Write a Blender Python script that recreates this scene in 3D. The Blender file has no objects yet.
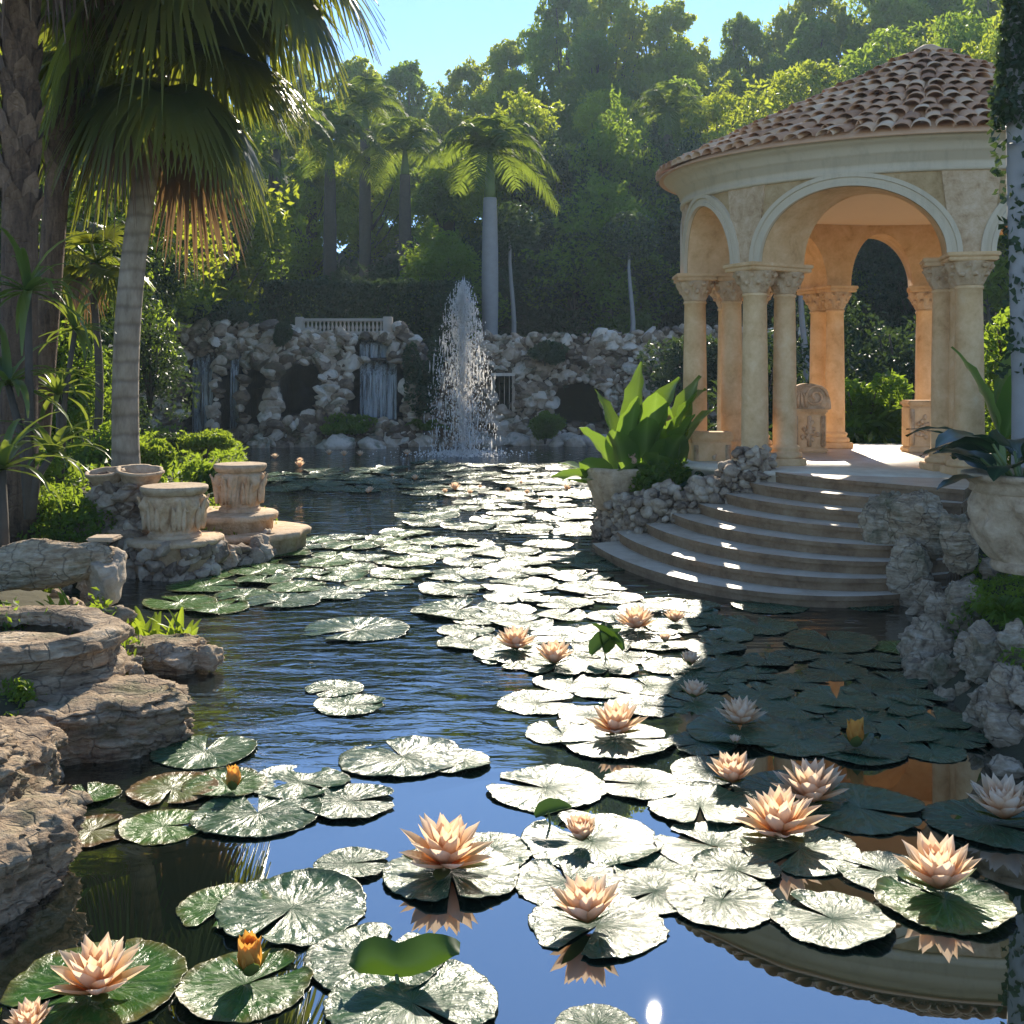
import bpy, bmesh, math, random
import numpy as np
from mathutils import Vector, Matrix
PI = math.pi
S = bpy.context.scene
COL = S.collection
# ------------------------------------------------------------------ camera, sky, sun, exposure
F, HY, CH = 1098.0, 375.0, 2.4
cam = bpy.data.cameras.new('camera'); cam_o = bpy.data.objects.new('camera', cam); COL.objects.link(cam_o)
cam_o.location = (0, 0, CH); cam_o.rotation_euler = (PI/2, 0, 0)
cam.sensor_width = 36; cam.lens = 36*F/1024; cam.shift_y = -(512-HY)/1024
cam.clip_start = .05; cam.clip_end = 2000
S.camera = cam_o
SUN_EL, SUN_AZ = math.radians(30.0), math.radians(7.4)
W = bpy.data.worlds.new('World'); S.world = W; W.use_nodes = True
wt = W.node_tree; bg = wt.nodes['Background']
sky = wt.nodes.new('ShaderNodeTexSky'); sky.sky_type = 'NISHITA'; sky.sun_disc = False
sky.sun_elevation = SUN_EL; sky.sun_rotation = SUN_AZ
sky.air_density = 0.72; sky.dust_density = 0.0; sky.ozone_density = 4.0
wt.links.new(sky.outputs[0], bg.inputs[0]); bg.inputs[1].default_value = 0.115
sl = bpy.data.lights.new('sun', 'SUN'); sl.energy = 3.4; sl.angle = math.radians(0.55); sl.color = (1, .9, .73)
so = bpy.data.objects.new('sun', sl); COL.objects.link(so)
sdir = Vector((math.sin(SUN_AZ)*math.cos(SUN_EL), math.cos(SUN_AZ)*math.cos(SUN_EL), math.sin(SUN_EL)))
so.rotation_euler = sdir.to_track_quat('Z', 'Y').to_euler(); so.location = sdir*60
S.view_settings.view_transform = 'Standard'; S.view_settings.look = 'None'
S.view_settings.exposure = 1.32; S.view_settings.gamma = 1
S.render.engine = 'CYCLES'
S.cycles.use_denoising = True
try: S.cycles.denoiser = 'OPENIMAGEDENOISE'
except Exception: pass
S.cycles.max_bounces = 8; S.cycles.diffuse_bounces = 3; S.cycles.glossy_bounces = 4
S.cycles.transmission_bounces = 4; S.cycles.transparent_max_bounces = 8; S.cycles.volume_bounces = 0
S.cycles.sample_clamp_indirect = 6
HAZE = 0.00042

def wp(px, py, z=0.0):
    d = F*(CH-z)/(py-HY); return Vector(((px-512)/F*d, d, z))
def wd(px, py, d): return Vector(((px-512)/F*d, d, CH-(py-HY)/F*d))
def sm(x): x = np.clip(x, 0, 1); return x*x*(3-2*x)

# ------------------------------------------------------------------ numpy noise
def _h(i, j, k, seed):
    h = (i*374761393 + j*668265263 + k*1274126177 + seed*974711) & 0xffffffff
    h = ((h ^ (h >> 13))*1274126177) & 0xffffffff
    return ((h ^ (h >> 16)) & 0xffff)/65535.0
def vnoise(P, seed=0):
    P = np.asarray(P, float); I = np.floor(P).astype(np.int64); f = P-I; f = f*f*(3-2*f)
    r = 0
    for a in (0, 1):
        for b in (0, 1):
            for c in (0, 1):
                w = (f[:,0] if a else 1-f[:,0])*(f[:,1] if b else 1-f[:,1])*(f[:,2] if c else 1-f[:,2])
                r = r + w*_h(I[:,0]+a, I[:,1]+b, I[:,2]+c, seed)
    return r*2-1
def fbm(P, seed=0, o=4):
    r = 0; a = 1; P = np.asarray(P, float)
    for k in range(o): r = r + a*vnoise(P*(2**k), seed+k*17); a *= .5
    return r

# ------------------------------------------------------------------ mesh accumulator
class MB:
    def __init__(s): s.V = []; s.F = []; s.n = 0; s.A = []
    def add(s, V, Fs, mat=0, attr=None):
        V = np.asarray(V, float).reshape(-1, 3)
        s.V.append(V)
        if isinstance(Fs, np.ndarray): s.F.append((Fs+s.n, mat))
        else:
            for f in Fs: s.F.append((np.array([f])+s.n, mat))
        s.A.append(np.zeros(len(V)) if attr is None else np.asarray(attr, float))
        s.n += len(V); return s
    def mesh(s, name, mats, smooth=True, attr=False):
        V = np.concatenate(s.V); me = bpy.data.meshes.new(name)
        loops = np.concatenate([f.ravel() for f, m in s.F]).astype(np.int32)
        tot = np.concatenate([np.full(len(f), f.shape[1]) for f, m in s.F]).astype(np.int32)
        mi = np.concatenate([np.full(len(f), m) for f, m in s.F]).astype(np.int32)
        me.vertices.add(len(V)); me.vertices.foreach_set('co', V.ravel())
        me.loops.add(len(loops)); me.loops.foreach_set('vertex_index', loops)
        me.polygons.add(len(tot)); me.polygons.foreach_set('loop_start', (np.cumsum(tot)-tot).astype(np.int32))
        me.polygons.foreach_set('material_index', mi)
        me.polygons.foreach_set('use_smooth', np.full(len(tot), smooth))
        if attr:
            a = me.attributes.new('tint', 'FLOAT', 'POINT'); a.data.foreach_set('value', np.concatenate(s.A))
        me.update(calc_edges=True); me.validate()
        for m in (mats if isinstance(mats, (list, tuple)) else [mats]): me.materials.append(m)
        return me
    def build(s, name, mats, parent=None, smooth=True, attr=False, loc=(0, 0, 0)):
        o = bpy.data.objects.new(name, s.mesh(name, mats, smooth, attr)); COL.objects.link(o); o.location = loc
        if parent: o.parent = parent
        return o
def tag(o, label=None, cat=None, group=None, kind=None):
    if label: o['label'] = label
    if cat: o['category'] = cat
    if group: o['group'] = group
    if kind: o['kind'] = kind
    return o
def thing(name, label, cat, loc=(0, 0, 0), group=None, rz=0):
    o = bpy.data.objects.new(name, None); COL.objects.link(o); o.location = loc; o.rotation_euler = (0, 0, rz)
    o.empty_display_size = .2
    return tag(o, label, cat, group)
def dup(o, loc=None, rot=None, scale=None, label=None, group=None):
    c = o.copy(); COL.objects.link(c)
    for ch in list(o.children):
        d = ch.copy(); COL.objects.link(d); d.parent = c
        for g in list(ch.children):
            e = g.copy(); COL.objects.link(e); e.parent = d
    if loc is not None: c.location = loc
    if rot is not None: c.rotation_euler = rot
    if scale is not None: c.scale = scale if hasattr(scale, '__len__') else (scale,)*3
    if label: c['label'] = label
    if group: c['group'] = group
    return c

def lathe(prof, n=32, c=(0, 0), ky=1.0, mod=None):
    """closed surface of revolution of [(r,z)..]"""
    th = np.arange(n)*2*PI/n; V = []
    for k, (r, z) in enumerate(prof):
        rr = np.full(n, r) if mod is None else r+mod(th, k, z)
        V.append(np.stack([c[0]+rr*np.cos(th), c[1]+ky*rr*np.sin(th), np.full(n, z)], 1))
    m = len(prof); V = np.concatenate(V); i = np.arange(n); j = (i+1) % n
    Fq = np.concatenate([np.stack([k*n+i, k*n+j, (k+1)*n+j, (k+1)*n+i], 1) for k in range(m-1)])
    return V, Fq
def add_lathe(mb, prof, n=32, c=(0, 0), ky=1.0, mat=0, mod=None, caps=True):
    V, Fq = lathe(prof, n, c, ky, mod); mb.add(V, Fq, mat)
    if caps:
        base = mb.n-len(V); m = len(prof)
        if prof[0][0] > 1e-4: mb.F.append((np.array([list(range(base+n-1, base-1, -1))]), mat))
        if prof[-1][0] > 1e-4: mb.F.append((np.array([[base+(m-1)*n+i for i in range(n)]]), mat))
def add_tube(mb, pts, radii, n=8, mat=0, attr=None):
    pts = [np.array(p, float) for p in pts]; m = len(pts); V = []
    up = np.array([0.13, .31, 1.0]); 
    for k in range(m):
        t = pts[min(k+1, m-1)]-pts[max(k-1, 0)]; t = t/(np.linalg.norm(t)+1e-9)
        a = np.cross(t, up); 
        if np.linalg.norm(a) < 1e-3: a = np.cross(t, [1, 0, 0])
        a /= np.linalg.norm(a); b = np.cross(t, a); th = np.arange(n)*2*PI/n
        V.append(pts[k]+radii[k]*(np.cos(th)[:,None]*a+np.sin(th)[:,None]*b))
    V = np.concatenate(V); i = np.arange(n); j = (i+1) % n
    Fq = np.concatenate([np.stack([k*n+j, k*n+i, (k+1)*n+i, (k+1)*n+j], 1) for k in range(m-1)])
    mb.add(V, Fq, mat)
    base = mb.n-len(V)
    mb.F.append((np.array([[base+q for q in range(n)]]), mat)); mb.F.append((np.array([[base+(m-1)*n+q for q in range(n-1, -1, -1)]]), mat))
def add_prism(mb, poly, z0, z1, mat=0, mat_top=None):
    poly = np.asarray(poly, float)[:, :2]; n = len(poly)
    if np.sum(poly[:,0]*np.roll(poly[:,1], -1)-np.roll(poly[:,0], -1)*poly[:,1]) < 0: poly = poly[::-1]
    V = np.concatenate([np.c_[poly, np.full(n, z0)], np.c_[poly, np.full(n, z1)]])
    i = np.arange(n); j = (i+1) % n
    mb.add(V, np.stack([i, j, n+j, n+i], 1), mat); b = mb.n-2*n
    mb.F.append((np.array([[b+n+q for q in range(n)]]), mat if mat_top is None else mat_top))
    mb.F.append((np.array([[b+q for q in range(n-1, -1, -1)]]), mat))
def add_box(mb, lo, hi, mat=0, M=None, bev=0.0):
    bm = bmesh.new(); bmesh.ops.create_cube(bm, size=1)
    for v in bm.verts: v.co = Vector([lo[k]+(v.co[k]+.5)*(hi[k]-lo[k]) for k in range(3)])
    if bev: bmesh.ops.bevel(bm, geom=bm.edges[:], offset=bev, segments=2, affect='EDGES')
    bm.verts.ensure_lookup_table()
    V = np.array([(M@v.co if M else v.co)[:] for v in bm.verts])
    for v_i, v in enumerate(bm.verts): v.index = v_i
    fs = [[v.index for v in f.verts] for f in bm.faces]; bm.free(); mb.add(V, fs, mat)
def ico(sub):
    bm = bmesh.new(); bmesh.ops.create_icosphere(bm, subdivisions=sub, radius=1)
    V = np.array([v.co[:] for v in bm.verts]); Fs = np.array([[v.index for v in f.verts] for f in bm.faces]); bm.free()
    return V, Fs
ICO = {k: ico(k) for k in (1, 2, 3, 4, 5, 6)}
def rock_shape(seed, sub=2, planes=9, rough=.12, strata=0.0, amp=.18, fr=1.6):
    r = np.random.default_rng(seed); V, Fs = ICO[sub]; V = V.copy()
    for k in range(planes):
        n = r.normal(size=3); n /= np.linalg.norm(n); d = r.uniform(.55, .85)
        V = V-np.maximum(0, V@n-d)[:,None]*n
    N = V/np.linalg.norm(V, axis=1)[:,None]
    dsp = amp*fbm(V*fr+seed*3.1, seed, 4)+rough*(np.abs(fbm(V*4+seed, seed+5, 3))-.35)
    if strata:
        zz = V[:,2]*7+1.2*fbm(V*1.3, seed+9, 3); s = np.abs((zz % 1.0)-.5)*2
        s2 = np.abs(((zz*2.3) % 1.0)-.5)*2
        dsp = dsp-strata*(s**3)*.8-strata*.4*(s2**4)
    return V+N*dsp[:,None], Fs
STONES = [rock_shape(100+k, 2, 11, .1, 0, .14) for k in range(10)]
STONES_FINE = [rock_shape(200+k, 3, 11, .14, .05, .16) for k in range(8)]
def add_stones(mb, pts, sizes, rng, shapes=None, mat=0, flat=.75):
    shapes = shapes or STONES
    for p, s in zip(pts, sizes):
        V, Fs = shapes[rng.integers(len(shapes))]
        e = Matrix.Rotation(rng.uniform(0, 6.28), 3, 'Z')@Matrix.Rotation(rng.normal(0, .5), 3, 'X')@Matrix.Rotation(rng.normal(0, .5), 3, 'Y')
        sc = np.array([rng.uniform(.8, 1.3), rng.uniform(.8, 1.2), flat*rng.uniform(.75, 1.15)])*s
        mb.add((V*sc)@np.array(e).T+np.array(p), Fs, mat)

# ------------------------------------------------------------------ materials
def newmat(name):
    m = bpy.data.materials.new(name); m.use_nodes = True; nt = m.node_tree
    return m, nt, nt.nodes['Principled BSDF'], nt.nodes['Material Output']
def N(nt, t, **kw):
    n = nt.nodes.new(t)
    for k, v in kw.items(): setattr(n, k, v)
    return n
def ramp(nt, src, stops):
    r = N(nt, 'ShaderNodeValToRGB'); e = r.color_ramp.elements
    while len(e) < len(stops): e.new(.5)
    for q, (p, c) in zip(e, stops): q.position = p; q.color = (*c, 1)
    nt.links.new(src, r.inputs[0]); return r.outputs[0]
def mixc(nt, a, b, fac, mode='MIX'):
    m = N(nt, 'ShaderNodeMix', data_type='RGBA', blend_type=mode)
    for s, v in ((m.inputs[0], fac), (m.inputs[6], a), (m.inputs[7], b)):
        if isinstance(v, (int, float)): s.default_value = v
        elif isinstance(v, tuple): s.default_value = (*v, 1)
        else: nt.links.new(v, s)
    return m.outputs[2]
def noise(nt, vec, scale, detail=5, rough=.6, dist=0.0):
    n = N(nt, 'ShaderNodeTexNoise'); n.inputs['Scale'].default_value = scale; n.inputs['Detail'].default_value = detail
    n.inputs['Roughness'].default_value = rough; n.inputs['Distortion'].default_value = dist
    if vec is not None: nt.links.new(vec, n.inputs['Vector'])
    return n.outputs['Fac']
def mapping(nt, src, sc=(1, 1, 1)):
    m = N(nt, 'ShaderNodeMapping'); m.inputs['Scale'].default_value = sc; nt.links.new(src, m.inputs[0]); return m.outputs[0]
def math_(nt, op, a, b=None, clamp=False):
    m = N(nt, 'ShaderNodeMath', operation=op, use_clamp=clamp)
    for s, v in ((m.inputs[0], a), (m.inputs[1], b)):
        if v is None: continue
        if isinstance(v, (int, float)): s.default_value = v
        else: nt.links.new(v, s)
    return m.outputs[0]
def bump(nt, h, strength, dist, bsdf):
    b = N(nt, 'ShaderNodeBump'); b.inputs['Strength'].default_value = strength; b.inputs['Distance'].default_value = dist
    nt.links.new(h, b.inputs['Height']); nt.links.new(b.outputs[0], bsdf.inputs['Normal'])
def stone_mat(name, cols, scale=3.0, strata=0.0, island=.35, bmp=.5, dist=.03, rough=.85, moss=0.0, vs=(1, 1, 5), crk=0.0):
    m, nt, p, out = newmat(name)
    g = N(nt, 'ShaderNodeNewGeometry'); pos = g.outputs['Position']
    vec = mapping(nt, pos, vs) if strata else pos
    a = noise(nt, vec, scale, 7, .65, .4); b = noise(nt, pos, scale*6, 5, .7)
    f = math_(nt, 'ADD', math_(nt, 'MULTIPLY', a, .75), math_(nt, 'MULTIPLY', b, .25))
    if island:
        f = math_(nt, 'ADD', f, math_(nt, 'MULTIPLY', math_(nt, 'SUBTRACT', g.outputs['Random Per Island'], .5), island))
    k = len(cols); col = ramp(nt, f, [(.3+.42*i/(k-1), c) for i, c in enumerate(cols)])
    vo = N(nt, 'ShaderNodeTexVoronoi', feature='DISTANCE_TO_EDGE'); vo.inputs['Scale'].default_value = scale*1.3
    nz = N(nt, 'ShaderNodeMix', data_type='RGBA'); nz.inputs[0].default_value = .3 if crk else .12
    nt.links.new(pos, nz.inputs[6]); 
    nn = N(nt, 'ShaderNodeTexNoise'); nn.inputs['Scale'].default_value = scale; nt.links.new(pos, nn.inputs['Vector']); nt.links.new(nn.outputs['Color'], nz.inputs[7])
    nt.links.new(nz.outputs[2], vo.inputs['Vector'])
    crack = math_(nt, 'MULTIPLY', vo.outputs[0], 22 if crk else 9, True)
    if crk: col = mixc(nt, col, (.035, .024, .015), math_(nt, 'MULTIPLY', math_(nt, 'SUBTRACT', 1.0, crack), crk))
    if moss:
        mo = math_(nt, 'MULTIPLY', math_(nt, 'SUBTRACT', noise(nt, pos, 1.7, 6, .7), .55-moss*.2), 6, True)
        col = mixc(nt, col, (.05, .075, .022), math_(nt, 'MULTIPLY', mo, .75))
    nt.links.new(col, p.inputs['Base Color']); p.inputs['Roughness'].default_value = rough
    hh = math_(nt, 'ADD', math_(nt, 'ADD', a, math_(nt, 'MULTIPLY', b, .5)), math_(nt, 'MULTIPLY', crack, .25))
    bump(nt, hh, bmp, dist, p)
    return m
def leaf_mat(name, c1, c2, trans=.45, tcol=None, rough=.45, spec=.35, attr_tip=None):
    m, nt, p, out = newmat(name)
    g = N(nt, 'ShaderNodeNewGeometry'); oi = N(nt, 'ShaderNodeObjectInfo')
    f = math_(nt, 'ADD', math_(nt, 'MULTIPLY', g.outputs['Random Per Island'], .7), math_(nt, 'MULTIPLY', oi.outputs['Random'], .3))
    col = mixc(nt, c1, c2, f)
    if attr_tip:
        at = N(nt, 'ShaderNodeAttribute', attribute_name='tint'); mid = math_(nt, 'POWER', at.outputs['Fac'], 3.0); nz = noise(nt, g.outputs['Position'], 9, 5, .7)
        col = mixc(nt, col, attr_tip, math_(nt, 'MULTIPLY', mid, .8)); col = mixc(nt, col, (.16, .12, .03), math_(nt, 'MULTIPLY', math_(nt, 'SUBTRACT', nz, .6), 3.0, True))
    nt.links.new(col, p.inputs['Base Color']); p.inputs['Roughness'].default_value = rough
    p.inputs['Specular IOR Level'].default_value = spec
    t = N(nt, 'ShaderNodeBsdfTranslucent')
    tc = mixc(nt, col, tcol or (c2[0]*2.4, c2[1]*2.0, c2[2]*.7), .7); nt.links.new(tc, t.inputs[0])
    mx = N(nt, 'ShaderNodeMixShader'); mx.inputs[0].default_value = trans
    nt.links.new(p.outputs[0], mx.inputs[1]); nt.links.new(t.outputs[0], mx.inputs[2]); nt.links.new(mx.outputs[0], out.inputs[0])
    return m
def plain(name, c, rough=.7, c2=None, scale=6, bmp=0, dist=.01, spec=.4, streak=0):
    m, nt, p, out = newmat(name); g = N(nt, 'ShaderNodeNewGeometry')
    n = noise(nt, g.outputs['Position'], scale, 6, .65)
    cc = mixc(nt, c, c2 or tuple(x*.7 for x in c), n)
    if streak: cc = mixc(nt, cc, tuple(x*.55 for x in c), math_(nt, 'MULTIPLY', math_(nt, 'SUBTRACT', noise(nt, mapping(nt, g.outputs['Position'], (5, 5, .8)), 1.0, 6, .7), .5), streak*2.5, True))
    nt.links.new(cc, p.inputs['Base Color']); p.inputs['Roughness'].default_value = rough
    p.inputs['Specular IOR Level'].default_value = spec
    if bmp: bump(nt, n, bmp, dist, p)
    return m
M = {}
M['rock'] = stone_mat('limestone rock', [(.07, .043, .022), (.29, .19, .105), (.5, .365, .225), (.7, .57, .41)], 4.2, 1, .15, 1.0, .06, crk=.4, moss=.12)
M['grotto'] = stone_mat('grotto stone', [(.12, .078, .048), (.33, .235, .155), (.5, .39, .28), (.68, .58, .46)], 1.4, 0, .5, .8, .06, moss=.15)
M['rubble'] = stone_mat('rubble stone', [(.12, .08, .05), (.28, .2, .13), (.41, .31, .21), (.54, .44, .32)], 5, 0, .3, .8, .03)
M['darkrock'] = stone_mat('dark mortar', [(.03, .022, .016), (.09, .068, .05), (.16, .125, .09)], 3, 0, 0, .6, .05)
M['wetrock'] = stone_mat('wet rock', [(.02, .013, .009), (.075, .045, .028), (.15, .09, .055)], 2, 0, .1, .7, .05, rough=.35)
M['column'] = stone_mat('warm column stone', [(.46, .255, .1), (.64, .395, .185), (.74, .49, .255), (.78, .57, .33)], 3.5, 0, .06, .35, .012)
M['carved'] = stone_mat('carved stone', [(.26, .15, .07), (.5, .325, .175), (.62, .44, .27), (.68, .53, .36)], 6, 0, .05, .7, .02)
M['spandrel'] = stone_mat('spandrel stone', [(.28, .165, .065), (.42, .27, .12), (.5, .335, .165), (.55, .4, .23)], 6, 0, 0, .6, .015)
M['cream'] = plain('cream plaster', (.64, .53, .37), .8, (.54, .43, .29), 2.2, .15, .01, streak=.9)
M['plaster'] = plain('ceiling plaster', (.66, .5, .34), .85, (.6, .44, .29), 1.5)
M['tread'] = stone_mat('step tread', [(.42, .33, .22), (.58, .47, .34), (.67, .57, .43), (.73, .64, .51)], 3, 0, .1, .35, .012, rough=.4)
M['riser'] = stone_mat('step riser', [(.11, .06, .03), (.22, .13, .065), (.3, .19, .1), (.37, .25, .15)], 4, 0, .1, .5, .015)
M['pot'] = stone_mat('weathered pot', [(.17, .105, .06), (.4, .28, .17), (.52, .385, .25), (.6, .475, .34)], 7, 0, 0, .6, .015)
M['pale'] = plain('pale balustrade', (.55, .48, .4), .8, (.38, .33, .27), 5)
M['ground'] = plain('garden soil', (.075, .075, .03), .95, (.04, .03, .018), 2.5, .8, .06)
M['bark_dark'] = stone_mat('dark palm bark', [(.05, .026, .014), (.17, .1, .055), (.3, .19, .115)], 5, 1, .25, 1.0, .05, vs=(3, 3, .5))
M['bark_pale'] = None
M['bark'] = plain('tree bark', (.12, .095, .07), .9, (.05, .04, .03), 7, .8, .03)
M['greybark'] = plain('grey royal palm bark', (.36, .34, .32), .85, (.24, .22, .2), 4, .3, .01)
M['leaf_a'] = leaf_mat('leaf deep green', (.024, .062, .018), (.055, .125, .024), .55, (.5, .66, .04))
M['leaf_b'] = leaf_mat('leaf yellow green', (.045, .095, .016), (.11, .18, .022), .6, (.68, .74, .04))
M['leaf_c'] = leaf_mat('leaf dark', (.016, .036, .016), (.034, .065, .026), .28, (.13, .2, .03))
M['leaf_d'] = leaf_mat('bright shrub leaf', (.08, .14, .02), (.16, .24, .03), .5, (.5, .62, .04))
M['frond'] = leaf_mat('fan palm frond', (.03, .052, .02), (.07, .1, .028), .45, (.42, .44, .035), .35, .5)
M['frond_dry'] = leaf_mat('dry palm frond', (.1, .055, .028), (.18, .11, .055), .3, (.33, .19, .08))
M['royal'] = leaf_mat('royal palm frond', (.03, .065, .02), (.07, .13, .03), .5, (.4, .5, .04), .6, .12)
M['crownshaft'] = plain('green crownshaft', (.17, .21, .06), .5, (.1, .14, .04), 3)
M['canna'] = leaf_mat('broad canna leaf', (.035, .085, .018), (.07, .14, .026), .42, (.36, .56, .05), .35, .5, (.2, .27, .08))
M['alocasia'] = leaf_mat('glossy dark leaf', (.014, .038, .022), (.03, .06, .03), .15, (.1, .2, .03), .28, .6, (.07, .12, .06))
M['strap'] = leaf_mat('strap leaf', (.05, .085, .026), (.1, .145, .04), .4, (.42, .5, .05), .35, .5)
# ------------------------------------------------------------------ the setting: ground and water
POND = np.array([(2.9, -3), (2.95, 4), (3.05, 6.6), (3.15, 7.5), (3.3, 8.7), (4.1, 10.6), (4.9, 12.2), (4.2, 14.6), (2.3, 15.6), (1.6, 16.2), (1.7, 17.6), (2.6, 22),
    (4.2, 28), (6.5, 36), (6.0, 38.1), (0, 38.2), (-8, 38.2), (-12.8, 37.4), (-12.6, 35), (-9.6, 33), (-7.1, 29.5), (-5.9, 25), (-4.7, 20.5), (-4.2, 17.5), (-3.3, 16.6),
    (-3.2, 15.2), (-3.6, 13.8), (-4.2, 13.1), (-5.3, 13.2), (-5.4, 12.2), (-4.6, 11.3), (-3.7, 10.2), (-2.9, 9.0), (-2.6, 7.6), (-2.75, 6.6), (-2.6, 5.8), (-2.35, 5.2), (-2.2, 4.4), (-2.4, 3), (-2.5, -3)], float)
def sdist(P, poly):
    a = poly; b = np.roll(poly, -1, 0); d = np.full(len(P), 1e9); ins = np.zeros(len(P), bool)
    for p, q in zip(a, b):
        e = q-p; w = P-p; t = np.clip((w@e)/(e@e), 0, 1); d = np.minimum(d, np.linalg.norm(w-t[:,None]*e, axis=1))
        c = ((p[1] <= P[:,1]) != (q[1] <= P[:,1])); 
        xs = p[0]+(P[:,1]-p[1])*(q[0]-p[0])/((q[1]-p[1]) if abs(q[1]-p[1]) > 1e-9 else 1e-9)
        ins ^= (c & (P[:,0] < xs))
    return np.where(ins, -d, d)
def gheight(P):
    P = np.asarray(P, float); sd = sdist(P, POND); X, Y = P[:,0], P[:,1]
    bank = .30*sm(sd/.35)+.30*sm((sd-.2)/2.5)
    h = np.where(sd < 0, -1.1*sm(-sd/1.0)-.03, bank)
    h = h+np.where(sd > 0, .25*sm(sd/2)*sm((X-3)/1.5)*sm((13-Y)/3), 0)
    h = h+2.3*sm((Y-39.6)/1.6)*sm((X+14)/3)+1.3*sm((-12.5-X)/6)*sm((Y-24)/8)+.8*sm((X-10)/8)
    h = h+11.5*sm((Y-47)/45)+6*sm((Y-100)/60)
    h = h+np.where(sd > .4, .12*fbm(np.c_[P*.5, np.zeros(len(P))], 3, 3), 0)
    return h
def ground_z(x, y): return float(gheight(np.array([[x, y]]))[0])
def warp(n, a, b, c, k):
    u = np.linspace(0, 1, n); lo, hi = math.asinh((a-c)/k), math.asinh((b-c)/k); return c+k*np.sinh(lo+(hi-lo)*u)
gx = warp(230, -150, 150, 0, 7); gy = warp(260, -40, 180, 9, 8)
GX, GY = np.meshgrid(gx, gy); P = np.c_[GX.ravel(), GY.ravel()]; gz = gheight(P)
nx, ny = len(gx), len(gy); ii, jj = np.meshgrid(np.arange(nx-1), np.arange(ny-1)); q = (jj*nx+ii).ravel()
mb = MB(); mb.add(np.c_[P, gz], np.stack([q, q+1, q+nx+1, q+nx], 1)); tag(mb.build('ground', M['ground']), kind='structure')

m, nt, p, out = newmat('pond water'); M['water'] = m
g = N(nt, 'ShaderNodeNewGeometry'); pos = g.outputs['Position']
sx = N(nt, 'ShaderNodeSeparateXYZ'); nt.links.new(pos, sx.inputs[0])
patch = noise(nt, pos, .35, 3, .5)
yy = math_(nt, 'ADD', sx.outputs[1], math_(nt, 'MULTIPLY', math_(nt, 'SUBTRACT', patch, .5), 4))
yy = math_(nt, 'SUBTRACT', yy, math_(nt, 'MULTIPLY', math_(nt, 'ADD', sx.outputs[0], .6), .75))
amp = math_(nt, 'MULTIPLY', math_(nt, 'SUBTRACT', yy, 6.0), .4, True)
far = math_(nt, 'ADD', math_(nt, 'MULTIPLY', math_(nt, 'SUBTRACT', sx.outputs[1], 10), .12, True), .0)
n1 = noise(nt, mapping(nt, pos, (3.2, 7.0, 1)), 1.0, 4, .55, .8)
n2 = noise(nt, mapping(nt, pos, (1.3, 3.2, 1)), 1.0, 3, .5, .5)
h = math_(nt, 'ADD', math_(nt, 'MULTIPLY', n1, .35), math_(nt, 'MULTIPLY', n2, .8))
wv = N(nt, 'ShaderNodeTexWave', wave_type='RINGS', rings_direction='SPHERICAL'); wv.inputs['Scale'].default_value = 1.1; wv.inputs['Distortion'].default_value = 2.5
wv.inputs['Detail'].default_value = 2
mp = N(nt, 'ShaderNodeMapping'); mp.inputs['Location'].default_value = (1.48, -32.5, 0); nt.links.new(pos, mp.inputs[0]); nt.links.new(mp.outputs[0], wv.inputs[0])
h = math_(nt, 'ADD', h, math_(nt, 'MULTIPLY', math_(nt, 'MULTIPLY', wv.outputs[1], .25), far))
calm = noise(nt, pos, 1.2, 2, .5)
h = math_(nt, 'ADD', math_(nt, 'MULTIPLY', h, amp), math_(nt, 'MULTIPLY', calm, .035))
bp = N(nt, 'ShaderNodeBump'); bp.inputs['Strength'].default_value = 1; bp.inputs['Distance'].default_value = .034; nt.links.new(h, bp.inputs['Height'])
gl = N(nt, 'ShaderNodeBsdfGlossy'); gl.inputs['Roughness'].default_value = .004; gl.inputs['Color'].default_value = (.95, .97, 1, 1)
df = N(nt, 'ShaderNodeBsdfDiffuse'); df.inputs['Color'].default_value = (.006, .011, .007, 1)
fr = N(nt, 'ShaderNodeFresnel'); fr.inputs['IOR'].default_value = 4.0
for n_ in (gl, fr): nt.links.new(bp.outputs[0], n_.inputs['Normal'])
ms = N(nt, 'ShaderNodeMixShader'); nt.links.new(fr.outputs[0], ms.inputs[0]); nt.links.new(df.outputs[0], ms.inputs[1]); nt.links.new(gl.outputs[0], ms.inputs[2])
nt.links.new(ms.outputs[0], out.inputs[0])
mb = MB(); mb.add([(-16, -4, 0), (8.5, -4, 0), (8.5, 40, 0), (-16, 40, 0)], [[0, 1, 2, 3]]); tag(mb.build('water', M['water']), kind='structure')

# ------------------------------------------------------------------ pavilion
PC = np.array([6.45, 17.0]); KY = .8; ZD, ZC = 1.12, 3.96
def pp(th, r, z=None):
    q = (PC[0]+r*math.cos(th), PC[1]+KY*r*math.sin(th)); return q if z is None else (*q, z)
def th_for(px, r, front):
    best = None
    for k in range(3600):
        t = k*2*PI/3600; x, y = pp(t, r)
        if (y < PC[1]+.6 and x < PC[0]+2.5) != front: continue
        e = abs(512+F*x/y-px)
        if best is None or e < best[0]: best = (e, t)
    return best[1]
RO, RI = 3.6, 3.05
thA, thB = th_for(755, RO, True), th_for(969, RO, True)
thL = th_for(695, RO, True)
thM, thN = th_for(829, RI+.2, False), th_for(926, RI+.2, False)
thX = th_for(756, RI, False); thR = thN-.75; thS = thB-2*PI+.75
TH = sorted([t % (2*PI) for t in (thA, thB, thL, thM, thN, thX, thR, thS, (thR+thS)/2)])
pav = thing('garden_pavilion', 'round open stone pavilion with arches and a terracotta tile roof, above the curved steps', 'pavilion', (0, 0, 0))
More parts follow.
